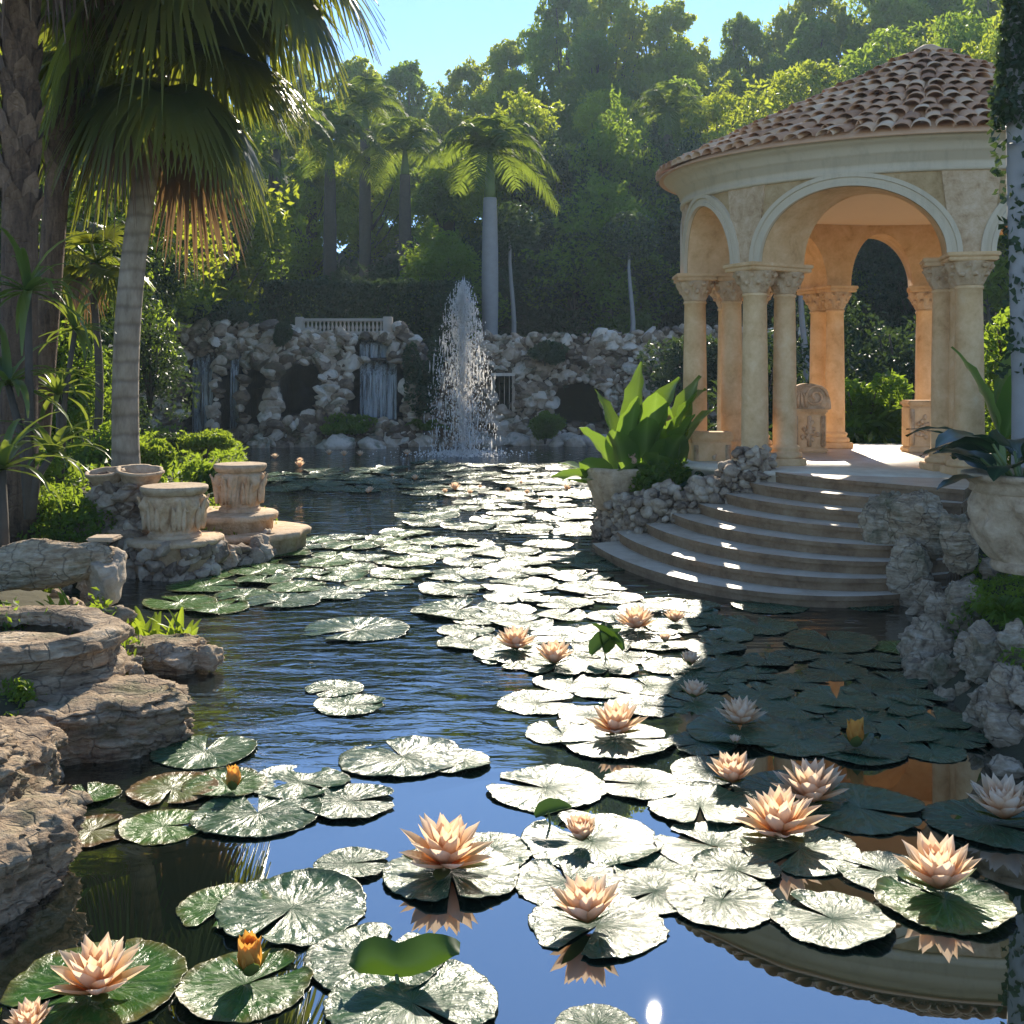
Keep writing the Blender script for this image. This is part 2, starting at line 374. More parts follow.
# floor drum, in paving
mb = MB(); add_lathe(mb, [(4.2, -.9), (4.2, ZD-.07), (4.26, ZD-.06), (4.26, ZD)], 96, PC, KY); mb.build('floor', M['tread'], pav)
def leafy(n, a): return lambda th, k, z: a*np.abs(np.sin(n*th/2))*(1 if 0 < k < 7 else 0)
def column(t, r, s=1.0):
    x, y = pp(t, r); w = .185*s
    mb = MB(); c = (x, y)
    hs = ZC-ZD
    add_box(mb, (x-w*1.5, y-w*1.5, ZD), (x+w*1.5, y+w*1.5, ZD+.1), bev=.012)
    mb.build('plinth', M['column'], pav, smooth=False)
    mb = MB()
    prof = [(w*1.45, ZD+.1), (w*1.5, ZD+.13), (w*1.45, ZD+.17), (w*1.2, ZD+.19), (w*1.18, ZD+.21), (w*1.28, ZD+.235), (w*1.26, ZD+.26), (w*1.06, ZD+.28)]
    for k in range(9):
        u = k/8; prof.append((w*(1.02-.14*u**1.6), ZD+.29+(hs-.29-.46)*u))
    prof += [(w*.95, ZC-.455), (w*.97, ZC-.44), (w*.95, ZC-.42), (w*.88, ZC-.41)]
    add_lathe(mb, prof, 40, c); o = mb.build('shaft', M['column'], pav)
    mb = MB()
    # capital: bell with two rows of acanthus and a square abacus
    n = 64
    prof = [(w*.88, ZC-.41)]+[(w*(.92+.62*(k/10)**1.8), ZC-.40+.29*k/10) for k in range(11)]
    def mod(th, k, z):
        u = max(0, (z-(ZC-.40))/.29)
        a = .035*np.maximum(0, np.sin(8*th))*(math.sin(min(1, u/.5)*PI*.9)) + .045*np.maximum(0, np.sin(8*th+PI))*(math.sin(max(0, min(1, (u-.25)/.75))*PI*.9))
        return a+.012*np.sin(24*th)*math.sin(u*PI)
    add_lathe(mb, prof, n, c, 1, 0, mod)
    rg = np.random.default_rng(int(x*1000))
    for row, (zz, rr, cnt) in enumerate(((ZC-.27, w*1.15, 8), (ZC-.165, w*1.45, 8))):
        for k in range(cnt):
            a = 2*PI*(k+.5*row)/cnt
            V, Fs = STONES[rg.integers(10)]
            mb.add(V*[.05, .05, .045]+[x+rr*math.cos(a), y+rr*math.sin(a), zz], Fs)
    R_ = Matrix.Translation((x, y, 0))@Matrix.Rotation(math.atan2(KY*math.sin(t), math.cos(t)), 4, 'Z')
    mb.build('capital', M['carved'], pav)
    mb = MB(); e = w*1.62
    add_box(mb, (-e, -e, ZC-.11), (e, e, ZC-.055), M=R_, bev=.012); add_box(mb, (-e*1.07, -e*1.07, ZC-.055), (e*1.07, e*1.07, ZC), M=R_, bev=.012)
    mb.build('abacus', M['column'], pav, smooth=False)
for t in TH:
    column(t, RO); column(t, RI-.02, .9)
column(th_for(944, RI-.25, True), RI-.25, .9)
# arcade wall: a thick ring pierced by elliptical arches
WO, WI, ZT, RISE = RO+.16, RI-.16, 5.03, .93
ths, zb = [], []
piers = .08
bays = []
for i, t in enumerate(TH):
    t2 = TH[(i+1) % len(TH)]; t2 = t2 if t2 > t else t2+2*PI
    a, b = t+piers, t2-piers; bays.append((a, b))
    ths += [t-piers+1e-4, t+piers-1e-4]; zb += [ZC, ZC]
    for k in range(41):
        u = -math.cos(PI*k/40); ths.append((a+b)/2+(b-a)/2*u); zb.append(ZC+RISE*math.sqrt(max(0, 1-u*u)))
od = np.argsort(np.array(ths), kind='stable')
# keep the walking order rather than sorting across the seam
n = len(ths); V = []
for t, z in zip(ths, zb):
    V += [pp(t, WO, z), pp(t, WO, ZT), pp(t, WI, z), pp(t, WI, ZT)]
i = np.arange(n)*4; j = (np.arange(n)+1) % n*4
mb = MB(); mb.add(V, np.concatenate([np.stack([i, j, j+1, i+1], 1), np.stack([j+2, i+2, i+3, j+3], 1), np.stack([j, i, i+2, j+2], 1), np.stack([i+1, j+1, j+3, i+3], 1)]))
ow = mb.build('arcade_wall', M['spandrel'], pav, smooth=False)
mb = MB()   # plaster lining on soffit and inner face, 4 mm proud
V = []
for t, z in zip(ths, zb): V += [pp(t, WO-.01, z-.006), pp(t, WI-.006, z-.006), pp(t, WI-.006, ZT)]
i = np.arange(n)*3; j = (np.arange(n)+1) % n*3
mb.add(V, np.concatenate([np.stack([j, i, i+1, j+1], 1), np.stack([j+1, i+1, i+2, j+2], 1)])); mb.build('arch_lining', M['column'], pav, smooth=False)
def archivolt(a, b, r0, sgn, name, mat):
    mb = MB(); V = []; K = 48; half = (b-a)/2; mid = (a+b)/2; sc = (WO+WI)/2
    for k in range(K+1):
        ph = PI*(1-k/K); cu, su = math.cos(ph), math.sin(ph)
        rx = half; rz = RISE; nx_, nz_ = cu/(half*sc), su/RISE; L = math.hypot(nx_, nz_); nx_, nz_ = nx_/L, nz_/L
        for off, pr in ((0, 0), (0, .05), (.055, .055), (.06, .035), (.11, .035), (.115, .06), (.17, .06), (.175, 0)):
            V.append(pp(mid+half*cu+off*nx_/sc*1.0, r0+sgn*pr, min(ZC+RISE*su+off*nz_, 5.06)))
    m_ = 8; k_ = np.arange(K)
    Fq = [np.stack([k_*m_+q, k_*m_+q+1, (k_+1)*m_+q+1, (k_+1)*m_+q], 1) for q in range(m_-1)]
    mb.add(V, np.concatenate(Fq)); return mb.build(name, mat, pav, smooth=False)
for a, b in bays: archivolt(a, b, WO, 1, 'archivolt', M['cream'])
for t in TH:   # tapered strip above every pier
    mb = MB(); V = []
    for z, hw in ((ZC+.004, .062), (ZT-.002, .098)):
        for r_ in (WO, WO+.03):
            V += [pp(t-hw, r_, z), pp(t+hw, r_, z)]
    mb.add(V, [[0, 1, 3, 2], [4, 6, 7, 5], [2, 3, 7, 6], [0, 2, 6, 4], [1, 5, 7, 3]]); mb.build('pier_strip', M['carved'], pav, smooth=False)
E = WO
prof = [(WI-.01, 5.02), (E+.03, 5.02), (E+.06, 5.03), (E+.06, 5.07), (E+.04, 5.08), (E+.05, 5.16), (E+.07, 5.165), (E+.08, 5.25), (E+.10, 5.255), (E+.12, 5.29), (E+.13, 5.30), (E+.15, 5.355), (E+.22, 5.39), (E+.29, 5.42), (E+.32, 5.455), (E+.33, 5.46), (E+.33, 5.50), (WI, 5.50)]
mb = MB(); add_lathe(mb, prof, 128, PC, KY, caps=False); mb.build('entablature', M['cream'], pav)
mb = MB(); add_lathe(mb, [(WI+.05, 5.03), (2.3, 5.035), (2.25, 5.06), (2.2, 5.06), (1.6, 5.25), (.8, 5.36), (.001, 5.4)], 96, PC, KY, caps=False); mb.build('ceiling', M['plaster'], pav)
# tiled roof
m, nt, p, out = newmat('terracotta tiles'); M['tile'] = m
g = N(nt, 'ShaderNodeNewGeometry'); nz = noise(nt, g.outputs['Position'], 5, 6, .7)
f = math_(nt, 'ADD', math_(nt, 'MULTIPLY', g.outputs['Random Per Island'], .6), math_(nt, 'MULTIPLY', nz, .4))
nt.links.new(ramp(nt, f, [(.15, (.3, .15, .08)), (.4, (.52, .28, .155)), (.65, (.62, .38, .22)), (.9, (.68, .52, .36))]), p.inputs['Base Color']); p.inputs['Roughness'].default_value = .8
bump(nt, nz, .4, .01, p)
RE, ZE, ZA = 4.17, 5.47, 7.42
roof = MB(); add_lathe(roof, [(RE-.25, 5.49), (RE-.02, 5.44), (RE-.02, 5.47), (.05, ZA-.03)], 96, PC, KY, caps=False)
o_roof = roof.build('roof', M['tile'], pav)
tl = MB(); rg = np.random.default_rng(5); rings = 13; rr = RE
for k in range(rings):
    r0 = RE*(1-k/rings)+.03; r1 = RE*(1-(k+1.28)/rings)+.03; r1 = max(r1, .02)
    n_ = max(9, int(2*PI*r0/.25)); off = rg.uniform(0, 6.28)
    zf = lambda r: ZE+(ZA-ZE)*(1-r/RE)
    for q_ in range(n_):
        t = off+2*PI*q_/n_+rg.normal(0, .009)
        hw0, hw1 = PI/n_*.98*r0, PI/n_*.98*r0*(r1/r0*.35+.6)
        if r1 < .3: hw1 = PI/n_*r1
        lift = rg.uniform(.015, .06); hgt = .085; V = []
        for (r_, hw, zl) in ((r0+rg.normal(0, .012), hw0, lift+.012), (r1, hw1, -.005)):
            for th_k in (.92, 1):
                for a in np.linspace(0, PI, 8):
                    s_ = math.cos(a)*hw*th_k; u = hgt*math.sin(a)*th_k*(1 if zl > 0 else .85)
                    tt = t+s_/max(r_, .02); V.append(pp(tt, r_, zf(r_)+zl+u))
        i8 = np.arange(7)
        Fq = np.concatenate([np.stack([8+i8, 8+i8+1, 24+i8+1, 24+i8], 1), np.stack([i8+1, i8, 16+i8, 16+i8+1], 1), np.stack([i8, i8+1, 8+i8+1, 8+i8], 1)])
        tl.add(V, Fq)
add_lathe(tl, [(.3, ZA-.12), (.22, ZA+.01), (.1, ZA+.08), (.001, ZA+.1)], 16, PC, KY)
tl.build('roof_tiles', M['tile'], o_roof)
# curved steps
def curve(pts, z, n=40, ext=(0, 0)):
    Q = np.array([wp(x, y, z)[:2] for x, y in pts]); s = np.r_[0, np.cumsum(np.linalg.norm(np.diff(Q, axis=0), axis=1))]; s /= s[-1]
    u = np.linspace(-ext[0], 1+ext[1], n); c = [np.polyfit(s, Q[:,k], min(3, len(pts)-1)) for k in (0, 1)]
    return np.c_[np.polyval(c[0], u), np.polyval(c[1], u)]
Dc = curve([(757, 464), (800, 475), (850, 480), (935, 487)], ZD, 40, (0, .1))
Bc = curve([(592, 543), (640, 565), (700, 583), (765, 592), (850, 596), (912, 592)], .13, 40, (0, .06))
NS = 8
for k in range(NS):
    u = k/(NS-1); w = u**1.0; c = Dc*(1-w)+Bc*w; z1 = ZD-.004-(ZD-.13)*u
    mid = np.array([5.2, 16.2]); ctr = np.array([[6.3, 16.5], [4.0, 16.0]]) 
    inn = c+(mid-c)/np.linalg.norm(mid-c, axis=1)[:,None]*.035
    poly = np.r_[c, [[6.2, 14.2]], [[5.2, 16.0]], [[3.6, 16.2]]]; poly2 = np.r_[inn, [[6.1, 14.3]], [[5.1, 15.9]], [[3.7, 16.1]]]
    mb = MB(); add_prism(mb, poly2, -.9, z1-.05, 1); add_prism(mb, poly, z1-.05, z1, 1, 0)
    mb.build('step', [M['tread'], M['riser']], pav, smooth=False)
# ------------------------------------------------------------------ grotto and walls at the far shore
rng = np.random.default_rng(11)
SLABS = [rock_shape(150+k, 2, 16, .05, 0, .08) for k in range(12)]
def wall_surface(mb, xs, zs, yfun, mat):
    XX, ZZ = np.meshgrid(xs, zs); YY = yfun(XX.ravel(), ZZ.ravel()); nx, nz = len(xs), len(zs)
    ii, jj = np.meshgrid(np.arange(nx-1), np.arange(nz-1)); q = (jj*nx+ii).ravel()
    mb.add(np.c_[XX.ravel(), YY, ZZ.ravel()], np.stack([q, q+1, q+nx+1, q+nx], 1), mat)
YG = 38.0
def px2x(px, d=YG): return (px-512)/F*d
def py2z(py, d=YG): return CH-(py-HY)/F*d
# openings: (px centre, px half width, py top, py bottom, arch?)
OPEN = [(207, 15, 352, 434), (238, 9, 356, 430), (262, 11, 366, 424), (304, 18, 364, 416), (372, 21, 338, 358), (378, 28, 360, 420)]
OPEN2 = [(503, 10, 376, 412), (580, 26, 381, 424)]
def in_open(px, py, ops, g=0.0):
    r = np.zeros(np.shape(px), bool)
    for c, hw, t, b in ops:
        u = (px-c)/(hw+g); r |= (np.abs(u) < 1) & (py < b+g) & (py > t-g+(hw*.55)*(1-np.sqrt(np.clip(1-u*u, 0, 1))))
    return r
def top_left(px): return np.interp(px, [130, 150, 175, 200, 240, 280, 300, 385, 400, 430, 470], [352, 336, 328, 326, 324, 326, 331, 334, 324, 350, 368])
def top_right(px): return np.interp(px, [470, 485, 520, 600, 700, 820], [340, 335, 337, 333, 330, 330])
def yl(px, py):
    bulge = np.interp(px, [130, 170, 195, 222, 250, 280, 300, 340, 400, 440], [1.2, .2, -.35, -.5, .1, -.25, -.2, .2, -.15, .4])
    return YG+bulge-.012*(py-330)+.25*fbm(np.c_[px*.05, py*.05, np.zeros(len(px))], 8, 3)
M['cave'] = stone_mat('shade-painted cave rock', [(.006, .005, .004), (.018, .014, .011), (.04, .03, .022)], 2, 0, 0, .7, .05, rough=.5)  # near-black colour paints the caves' deep shade onto the recess faces
def make_wall(name, label, cat, px0, px1, top, yf, ops, stone_s, density, seed, bottom=446):
    r = np.random.default_rng(seed)
    o = thing(name, label, cat, (0, 0, 0))
    mb = MB(); n = int((px1-px0)*(bottom-330)*density*2); px = r.uniform(px0, px1, n); py = r.uniform(320, bottom, n)
    k = (py > top(px)) & ~in_open(px, py, ops, 1.0); px, py = px[k], py[k]
    # thin out stones that crowd each other
    keep = []; 
    cell = {}
    for a in range(len(px)):
        c0 = (int(px[a]//6), int(py[a]//5)); ok = True
        for dx in (-1, 0, 1):
            for dy in (-1, 0, 1):
                for b in cell.get((c0[0]+dx, c0[1]+dy), ()):
                    if ((px[a]-px[b])/4.0)**2+((py[a]-py[b])/3.2)**2 < 1: ok = False
        if ok: cell.setdefault(c0, []).append(a); keep.append(a)
    px, py = px[keep], py[keep]; y = yf(px, py)
    pts = np.c_[px2x(px), y, py2z(py)]
    add_stones(mb, pts, (.45+1.25*r.random(len(pts))**1.6)*stone_s, r, SLABS, 0, .62)
    mb.build('stonework', M['grotto'], o, smooth=False)
    # mortar backing with recessed openings
    mb = MB(); gx_ = np.arange(px0, px1+.1, 2.0); gy_ = np.arange(bottom+8, 318, -2.0)
    XX, YY = np.meshgrid(gx_, gy_); X, Y = XX.ravel(), YY.ravel(); Y = np.maximum(Y, top(X)+2)
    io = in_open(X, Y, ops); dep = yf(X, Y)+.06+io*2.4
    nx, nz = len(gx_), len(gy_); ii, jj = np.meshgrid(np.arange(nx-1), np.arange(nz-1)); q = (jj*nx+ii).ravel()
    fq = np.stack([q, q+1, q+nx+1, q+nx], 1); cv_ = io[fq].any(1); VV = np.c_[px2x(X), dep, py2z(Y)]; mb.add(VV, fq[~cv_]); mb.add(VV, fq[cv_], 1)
    # flat top running back into the hillside
    tx = gx_; tz = py2z(top(tx)+2); V = np.r_[np.c_[px2x(tx), yf(tx, top(tx)+2)+.06, tz], np.c_[px2x(tx), np.full(len(tx), YG+4.2), tz]]
    i = np.arange(len(tx)-1); mb.add(V, np.stack([i, i+1, i+1+len(tx), i+len(tx)], 1))
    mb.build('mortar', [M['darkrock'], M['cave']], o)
    return o
grot = make_wall('rock_grotto', 'tall rough rock grotto with dark caves and waterfalls across the far shore', 'grotto', 140, 470, top_left, yl, OPEN, .25, .1, 21)
def yr(px, py): return YG+.5+.15*fbm(np.c_[px*.05, py*.05, np.zeros(len(px))], 9, 3)
swall = make_wall('stone_wall', 'long pale rubble wall with a small window and a low arch, far shore right of the fountain', 'wall', 466, 830, top_right, yr, OPEN2, .23, .1, 22)
# arch ring of dressed stones and window frame on the wall
mb = MB()
for k in range(13):
    a = PI*k/12; V, Fs = STONES[k % 10]; mb.add(V*[.14, .16, .14]+[px2x(580)+.98*math.cos(a), YG+.35, py2z(398)+.62*math.sin(a)], Fs)
mb.build('arch_ring', M['grotto'], swall)
mb = MB()
for a, b in ((491, 494), (512, 515)): add_box(mb, (px2x(a), YG+.25, py2z(412)), (px2x(b), YG+.5, py2z(376)))
add_box(mb, (px2x(491), YG+.24, py2z(376)), (px2x(515), YG+.5, py2z(373)))
for q_ in range(4): add_box(mb, (px2x(494+q_*5), YG+.5, py2z(412)), (px2x(494.6+q_*5), YG+.55, py2z(376)))
mb.build('window_frame', M['grotto'], swall, smooth=False)
# water veils
m, nt, p, out = newmat('falling water'); M['fall'] = m
g = N(nt, 'ShaderNodeNewGeometry'); st = noise(nt, mapping(nt, g.outputs['Position'], (8, 8, .4)), 1, 5, .75)
p.inputs['Base Color'].default_value = (.8, .86, .9, 1); p.inputs['Roughness'].default_value = .25
tr = N(nt, 'ShaderNodeBsdfTransparent'); ms = N(nt, 'ShaderNodeMixShader'); nt.links.new(math_(nt, 'MULTIPLY', math_(nt, 'SUBTRACT', st, .42), 3.2, True), ms.inputs[0])
nt.links.new(tr.outputs[0], ms.inputs[1]); nt.links.new(p.outputs[0], ms.inputs[2]); nt.links.new(ms.outputs[0], out.inputs[0])
def veil(label, px0, px1, pt, pb, off, group='waterfalls of the grotto'):
    mb = MB(); n = 14; V = []
    pxs = np.linspace(px0, px1, n); y0 = float(yl(np.array([.5*(px0+px1)]), np.array([float(pt)]))[0])+off
    for th_ in (0, .06):
        for k in range(13):
            u = k/12
            for j_, px in enumerate(pxs):
                V.append((px2x(px)*(1-.0)+.03*math.sin(j_*2.1), y0+th_-.42*math.sqrt(min(1, u*3))+.05*math.sin(j_*1.7+u*2), py2z(pt)+(py2z(pb)-py2z(pt))*u**1.3+(.08 if u == 0 else 0)))
    Fq = []
    for l in range(2):
        for k in range(12):
            for j_ in range(n-1):
                a = l*13*n+k*n+j_; Fq.append([a, a+1, a+n+1, a+n] if l == 0 else [a, a+n, a+n+1, a+1])
    mb.add(V, np.array(Fq)); return tag(mb.build('waterfall', M['fall']), label, 'waterfall', group)
veil('wide brown-backed waterfall, leftmost of the far grotto', 197, 217, 352, 436, .55)
veil('thin white waterfall just right of the wide brown one', 233, 241, 354, 432, .35)
veil('short waterfall spilling from the niche under the balustrade', 358, 388, 340, 360, .8)
veil('tall waterfall falling across the broad dark cave under the niche', 360, 396, 361, 424, .75)
# brown wet recess behind the first fall
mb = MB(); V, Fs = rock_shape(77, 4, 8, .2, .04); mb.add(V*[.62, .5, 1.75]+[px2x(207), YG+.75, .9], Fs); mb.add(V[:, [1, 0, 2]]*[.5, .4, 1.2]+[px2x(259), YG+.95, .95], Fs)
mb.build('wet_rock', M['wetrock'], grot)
# balustrade
bal = thing('balustrade', 'pale stone balustrade on top of the far rock grotto', 'balustrade')
d = 38.3; x0, x1 = px2x(301, d), px2x(384, d); zb_, zt_ = py2z(333, d), py2z(318.5, d)
mb = MB(); add_box(mb, (x0, d-.12, zt_-.1), (x1, d+.12, zt_), bev=.02); mb.build('top_rail', M['pale'], bal, smooth=False)
mb = MB(); add_box(mb, (x0, d-.13, zb_-.06), (x1, d+.13, zb_+.05), bev=.02); mb.build('bottom_rail', M['pale'], bal, smooth=False)
nb = 20; hb = zt_-.1-(zb_+.05); bmesh0 = None
for k in range(nb):
    if bmesh0 is None:
        mb = MB(); add_lathe(mb, [(.05, 0), (.05, .03), (.03, .05), (.055, hb*.3), (.06, hb*.42), (.03, hb*.7), (.03, hb*.85), (.05, hb-.03), (.05, hb)], 10)
        bmesh0 = mb.build('baluster', M['pale'], bal); o = bmesh0
    else: o = bmesh0.copy(); COL.objects.link(o)
    o.location = (x0+.1+(x1-x0-.2)*k/(nb-1), d, zb_+.05)
for px, s in ((298, 1), (387, 1.25)):
    mb = MB(); add_box(mb, (px2x(px)-.13*s, d-.17, zb_-.1), (px2x(px)+.13*s, d+.17, zt_+.05*s), bev=.02); mb.build('end_post', M['pale'], bal, smooth=False)

# ------------------------------------------------------------------ loose rocks (each a thing)
def boulder(px, py_base, w_px, h_px, label, seed, depth=.9, sub=5, mat='rock', z0=0.0, strata=.035, group=None, rz=0, d=None, planes=13, amp=.15, rough=.13, name='boulder'):
    b = wp(px, py_base, z0) if d is None else Vector(((px-512)/F*d, d, z0))
    dd = b.y; w = w_px*dd/F/2; hgt = h_px*dd/F
    V, Fs = rock_shape(seed, sub, planes, rough, strata, amp); V = V/np.abs(V).max(0)
    e = np.array(Matrix.Rotation(rz, 3, 'Z'))
    V = V*[w, w*depth, hgt*.62]@e.T
    mb = MB(); mb.add(V, Fs); return tag(mb.build(name, M[mat], None, loc=(b.x, b.y+w*depth*.6, z0+hgt*.38)), label, 'rock', group)
# left foreground
def slab(c, rx, ry, h, label, seed, rz=0, layers=5, over=.12, mat='rock', name='boulder', sq=2.6, z0=-.12, group=None, top_r=.03):
    """craggy bedded limestone block: stacked irregular beds with undercut joints and a bumpy flat top"""
    r = np.random.default_rng(seed); n, rows = 220, 46; th = np.arange(n)*2*PI/n
    R0 = (np.abs(np.cos(th))**sq+np.abs(np.sin(th))**sq)**(-1/sq); out = [R0*(1+.13*fbm(np.c_[np.cos(th)*1.6, np.sin(th)*1.6, np.full(n, seed)], seed, 3))]
    jit = r.uniform(-1, 1, layers+1)*over; V = []; ws = np.sort(r.uniform(.08, .95, layers-1)); ed = np.r_[0, ws, 1.001]
    for k in range(rows):
        u = k/(rows-1); wob = u+.05*fbm(np.c_[np.cos(th)*1.8, np.sin(th)*1.8, np.full(n, seed+4)], seed+3, 3); L = np.clip(np.searchsorted(ed, np.clip(wob, 0, 1))-1, 0, layers-1)
        lo, hi = ed[L], ed[L+1]; f = np.clip((wob-lo)/(hi-lo), 0, 1); bed = jit[L]+.09*np.sin(PI*f)**.5-.05
        z = z0+(h-z0)*u; pts = np.c_[np.cos(th)*3.2, np.sin(th)*3.2, np.full(n, u*4.0)]
        rr = out[0]*(1+bed+.07*fbm(pts, seed+5, 4)+.07*np.abs(fbm(pts*[2.2, 2.2, 5], seed+6, 4))+.03*fbm(pts*[6, 6, 9], seed+11, 3)-.12*max(0, u-.9)/.1*.5)
        V.append(np.c_[rr*rx*np.cos(th), rr*ry*np.sin(th), np.full(n, z)+.02*fbm(pts*1.5, seed+7, 3)*(u > .1)])
    last = V[-1]
    for q in (.93, .82, .68, .5, .3, .1, .01):
        p_ = last*[q, q, 1]; p_[:, 2] = h+top_r*fbm(np.c_[p_[:, :2]*5, np.full(n, seed)], seed+8, 4)+top_r*.6*(1-q); V.append(p_)
    m_ = len(V); V = np.concatenate(V); i = np.arange(n); j = (i+1) % n
    Fq = np.concatenate([np.stack([k*n+i, k*n+j, (k+1)*n+j, (k+1)*n+i], 1) for k in range(m_-1)])
    mb = MB(); mb.add(V, Fq); o = mb.build(name, M[mat], None, loc=(c[0], c[1], 0)); o.rotation_euler = (0, 0, rz); return tag(o, label, 'rock', group)
slab((-2.66, 5.1), .52, .46, .36, 'grey layered boulder at the lower left edge beside the dark water', 301, .2, 4, .1)
slab((-2.93, 5.3), .42, .4, .62, 'craggy upper block of the rock stack at the lower left edge', 302, .5, 5, .12, z0=.2)
slab((-2.98, 6.2), .36, .36, .36, 'cracked low boulder under the bright shrub at the left edge', 303, .1, 3)
slab((-2.82, 7.2), .58, .44, .31, 'broad flat layered ledge jutting into the pond below the stone basin', 305, .3, 5, .1, name='rock_ledge')
slab((-3.25, 6.9), .42, .36, .26, 'rubbly low block at the near end of the flat ledge', 306, 0, 3)
slab((-2.95, 9.05), .36, .22, .2, 'dark flat rock behind the shallow-hollow rock, at the iris blades', 311, .2, 3)
boulder(165, 677, 75, 36, 'low dark rock with a shallow hollow right of the stone basin', 307, .8, 5, strata=.05)
boulder(203, 674, 38, 28, 'small dark rock at the tip of the bank beside the rippled water', 308, .9, 4)
boulder(112, 632, 44, 26, 'small flat rock behind the stone basin', 309, .8, 4, z0=.15)
boulder(96, 605, 50, 40, 'pale pitted rock beside the broken clay trough', 310, .8, 4)
# curved stone basin: two stacked bowed slabs
bas = thing('stone_basin', 'round weathered stone basin at the left edge above the ledge', 'basin')
bc = Vector((-3.5, 7.7, 0))
def rim(r_in, r_out, z0, z1, seed, name, parent, mat, sq=.85):
    prof = [(r_in, z1-.10), (r_in+.02, z1-.02), (r_in+.07, z1), (r_out-.08, z1+.01), (r_out-.015, z1-.03), (r_out, z1-.10), (r_out-.06, (z0+z1)/2), (r_out-.10, z0)]
    # refine profile
    pr = []
    for (a, b) in zip(prof[:-1], prof[1:]):
        for u in np.linspace(0, 1, 7)[:-1]: pr.append((a[0]+(b[0]-a[0])*u, a[1]+(b[1]-a[1])*u))
    pr.append(prof[-1]); V, Fq = lathe(pr, 180, (0, 0), sq)
    dsp = .05*fbm(V*[3, 3, 6], seed, 4)-.03*np.abs(((V[:,2]*9+1.3*fbm(V*2, seed+3, 3)) % 1)-.5)
    th = np.arctan2(V[:,1], V[:,0]); dsp = dsp+.025*np.abs(np.sin(th*14+2*fbm(V*1.5, seed+1, 2)))*(V[:,2] < z1-.05)
    nrm = np.c_[np.cos(th), np.sin(th), np.zeros(len(V))]
    V = V+nrm*dsp[:,None]; V[:,2] += .4*dsp
    mb = MB(); mb.add(V, Fq); o = mb.build(name, mat, parent); o.location = bc; return o
rim(.52, .80, .40, .64, 1, 'rim', bas, M['rock'])
rim(.5, .80, .16, .41, 2, 'foot', bas, M['rock'])
mb = MB(); V, Fs = rock_shape(55, 4, 3, .1, 0, .05); mb.add(V*[.62, .5, .08], Fs); o = mb.build('bowl_floor', M['rock'], bas); o.location = bc+Vector((0, 0, .47))
# broken clay trough behind
tr_ = thing('clay_trough', 'broken terracotta coloured stone trough at the left edge, behind the basin', 'trough')
mb = MB(); V, Fs = rock_shape(61, 5, 5, .1, .05, .1); b = wp(30, 605, .35)
mb.add((V*[.62, .22, .23])@np.array(Matrix.Rotation(.25, 3, 'Z')@Matrix.Rotation(-.12, 3, 'Y')).T, Fs); o = mb.build('front_slab', M['rock'], tr_); o.location = b+Vector((0, .2, .33))
mb = MB(); V, Fs = rock_shape(62, 4, 6, .12, .04, .12); mb.add(V*[.2, .24, .3], Fs); o = mb.build('end_block', M['rubble'], tr_); o.location = b+Vector((.52, .35, .22))
mb = MB(); add_box(mb, (-.13, -.13, .26), (.13, .12, .3), bev=.015); o = mb.build('cap_slab', M['pot'], tr_, smooth=False); o.location = b+Vector((.5, .45, .25))

# ------------------------------------------------------------------ left terrace
def rubble_drum(mb, c, r, z0, z1, s, rng, a0=0, a1=2*PI, ky=1):
    n = int(abs(a1-a0)*r*(z1-z0)/(s*s)*1.15); 
    for k in range(n):
        a = rng.uniform(a0, a1); z = rng.uniform(z0, z1)
        add_stones(mb, [(c[0]+r*math.cos(a), c[1]+ky*r*math.sin(a), z)], [s*rng.uniform(.6, 1.15)], rng, STONES_FINE)
ter = thing('garden_terrace', 'curved two-step stone terrace with a rubble base on the left bank', 'terrace')
tc = np.array([-3.95, 15.1])
def wobble(seed, a): return lambda th, k, z: a*fbm(np.c_[np.cos(th)*3, np.sin(th)*3, np.full(len(th), z)], seed, 3)
mb = MB(); add_lathe(mb, [(1.06, -.5), (1.08, .19), (1.14, .2), (1.15, .27), (1.12, .29)], 80, tc, .8, mod=wobble(4, .05)); mb.build('lower_step', [M['carved']], ter)
mb = MB(); add_lathe(mb, [(.78, .2), (.78, .42), (.84, .43), (.85, .50), (.83, .52)], 80, tc-[.12, .0], .8, mod=wobble(5, .03)); mb.build('upper_step', [M['carved']], ter)
r_ = np.random.default_rng(31)
mb = MB(); rubble_drum(mb, (-4.1, 13.35), .52, -.15, .36, .13, r_); rubble_drum(mb, (-3.85, 14.35), .62, -.15, .26, .13, r_, -2.2, .7)
for k in range(70): add_stones(mb, [(-4.95+r_.uniform(-.5, .45), 13.45+r_.uniform(-.12, .25), r_.uniform(-.15, .55))], [r_.uniform(.11, .2)], r_, STONES_FINE)
mb.build('rubble_base', M['rubble'], ter)
mb = MB(); add_lathe(mb, [(.5, -.4), (.5, .36), (.57, .37), (.58, .42), (.55, .44)], 48, (-4.1, 13.35), 1, mod=wobble(6, .03)); mb.build('curved_plinth', M['carved'], ter)
mb = MB(); r_ = np.random.default_rng(32)
for k in range(170): add_stones(mb, [(-4.85+r_.uniform(-.42, .4), 13.75+r_.uniform(-.15, .25), r_.uniform(.3, 1.05)*(1-.15*r_.random()))], [r_.uniform(.09, .17)], r_, STONES_FINE)
V, Fs = rock_shape(66, 3, 8); mb.add(V*[.4, .2, .5]+[-4.85, 13.85, .6], Fs)
tag(mb.build('rubble_pillar', M['rubble']), 'squat rubble pillar behind the nearer carved pedestal, carrying two clay shards', 'wall')
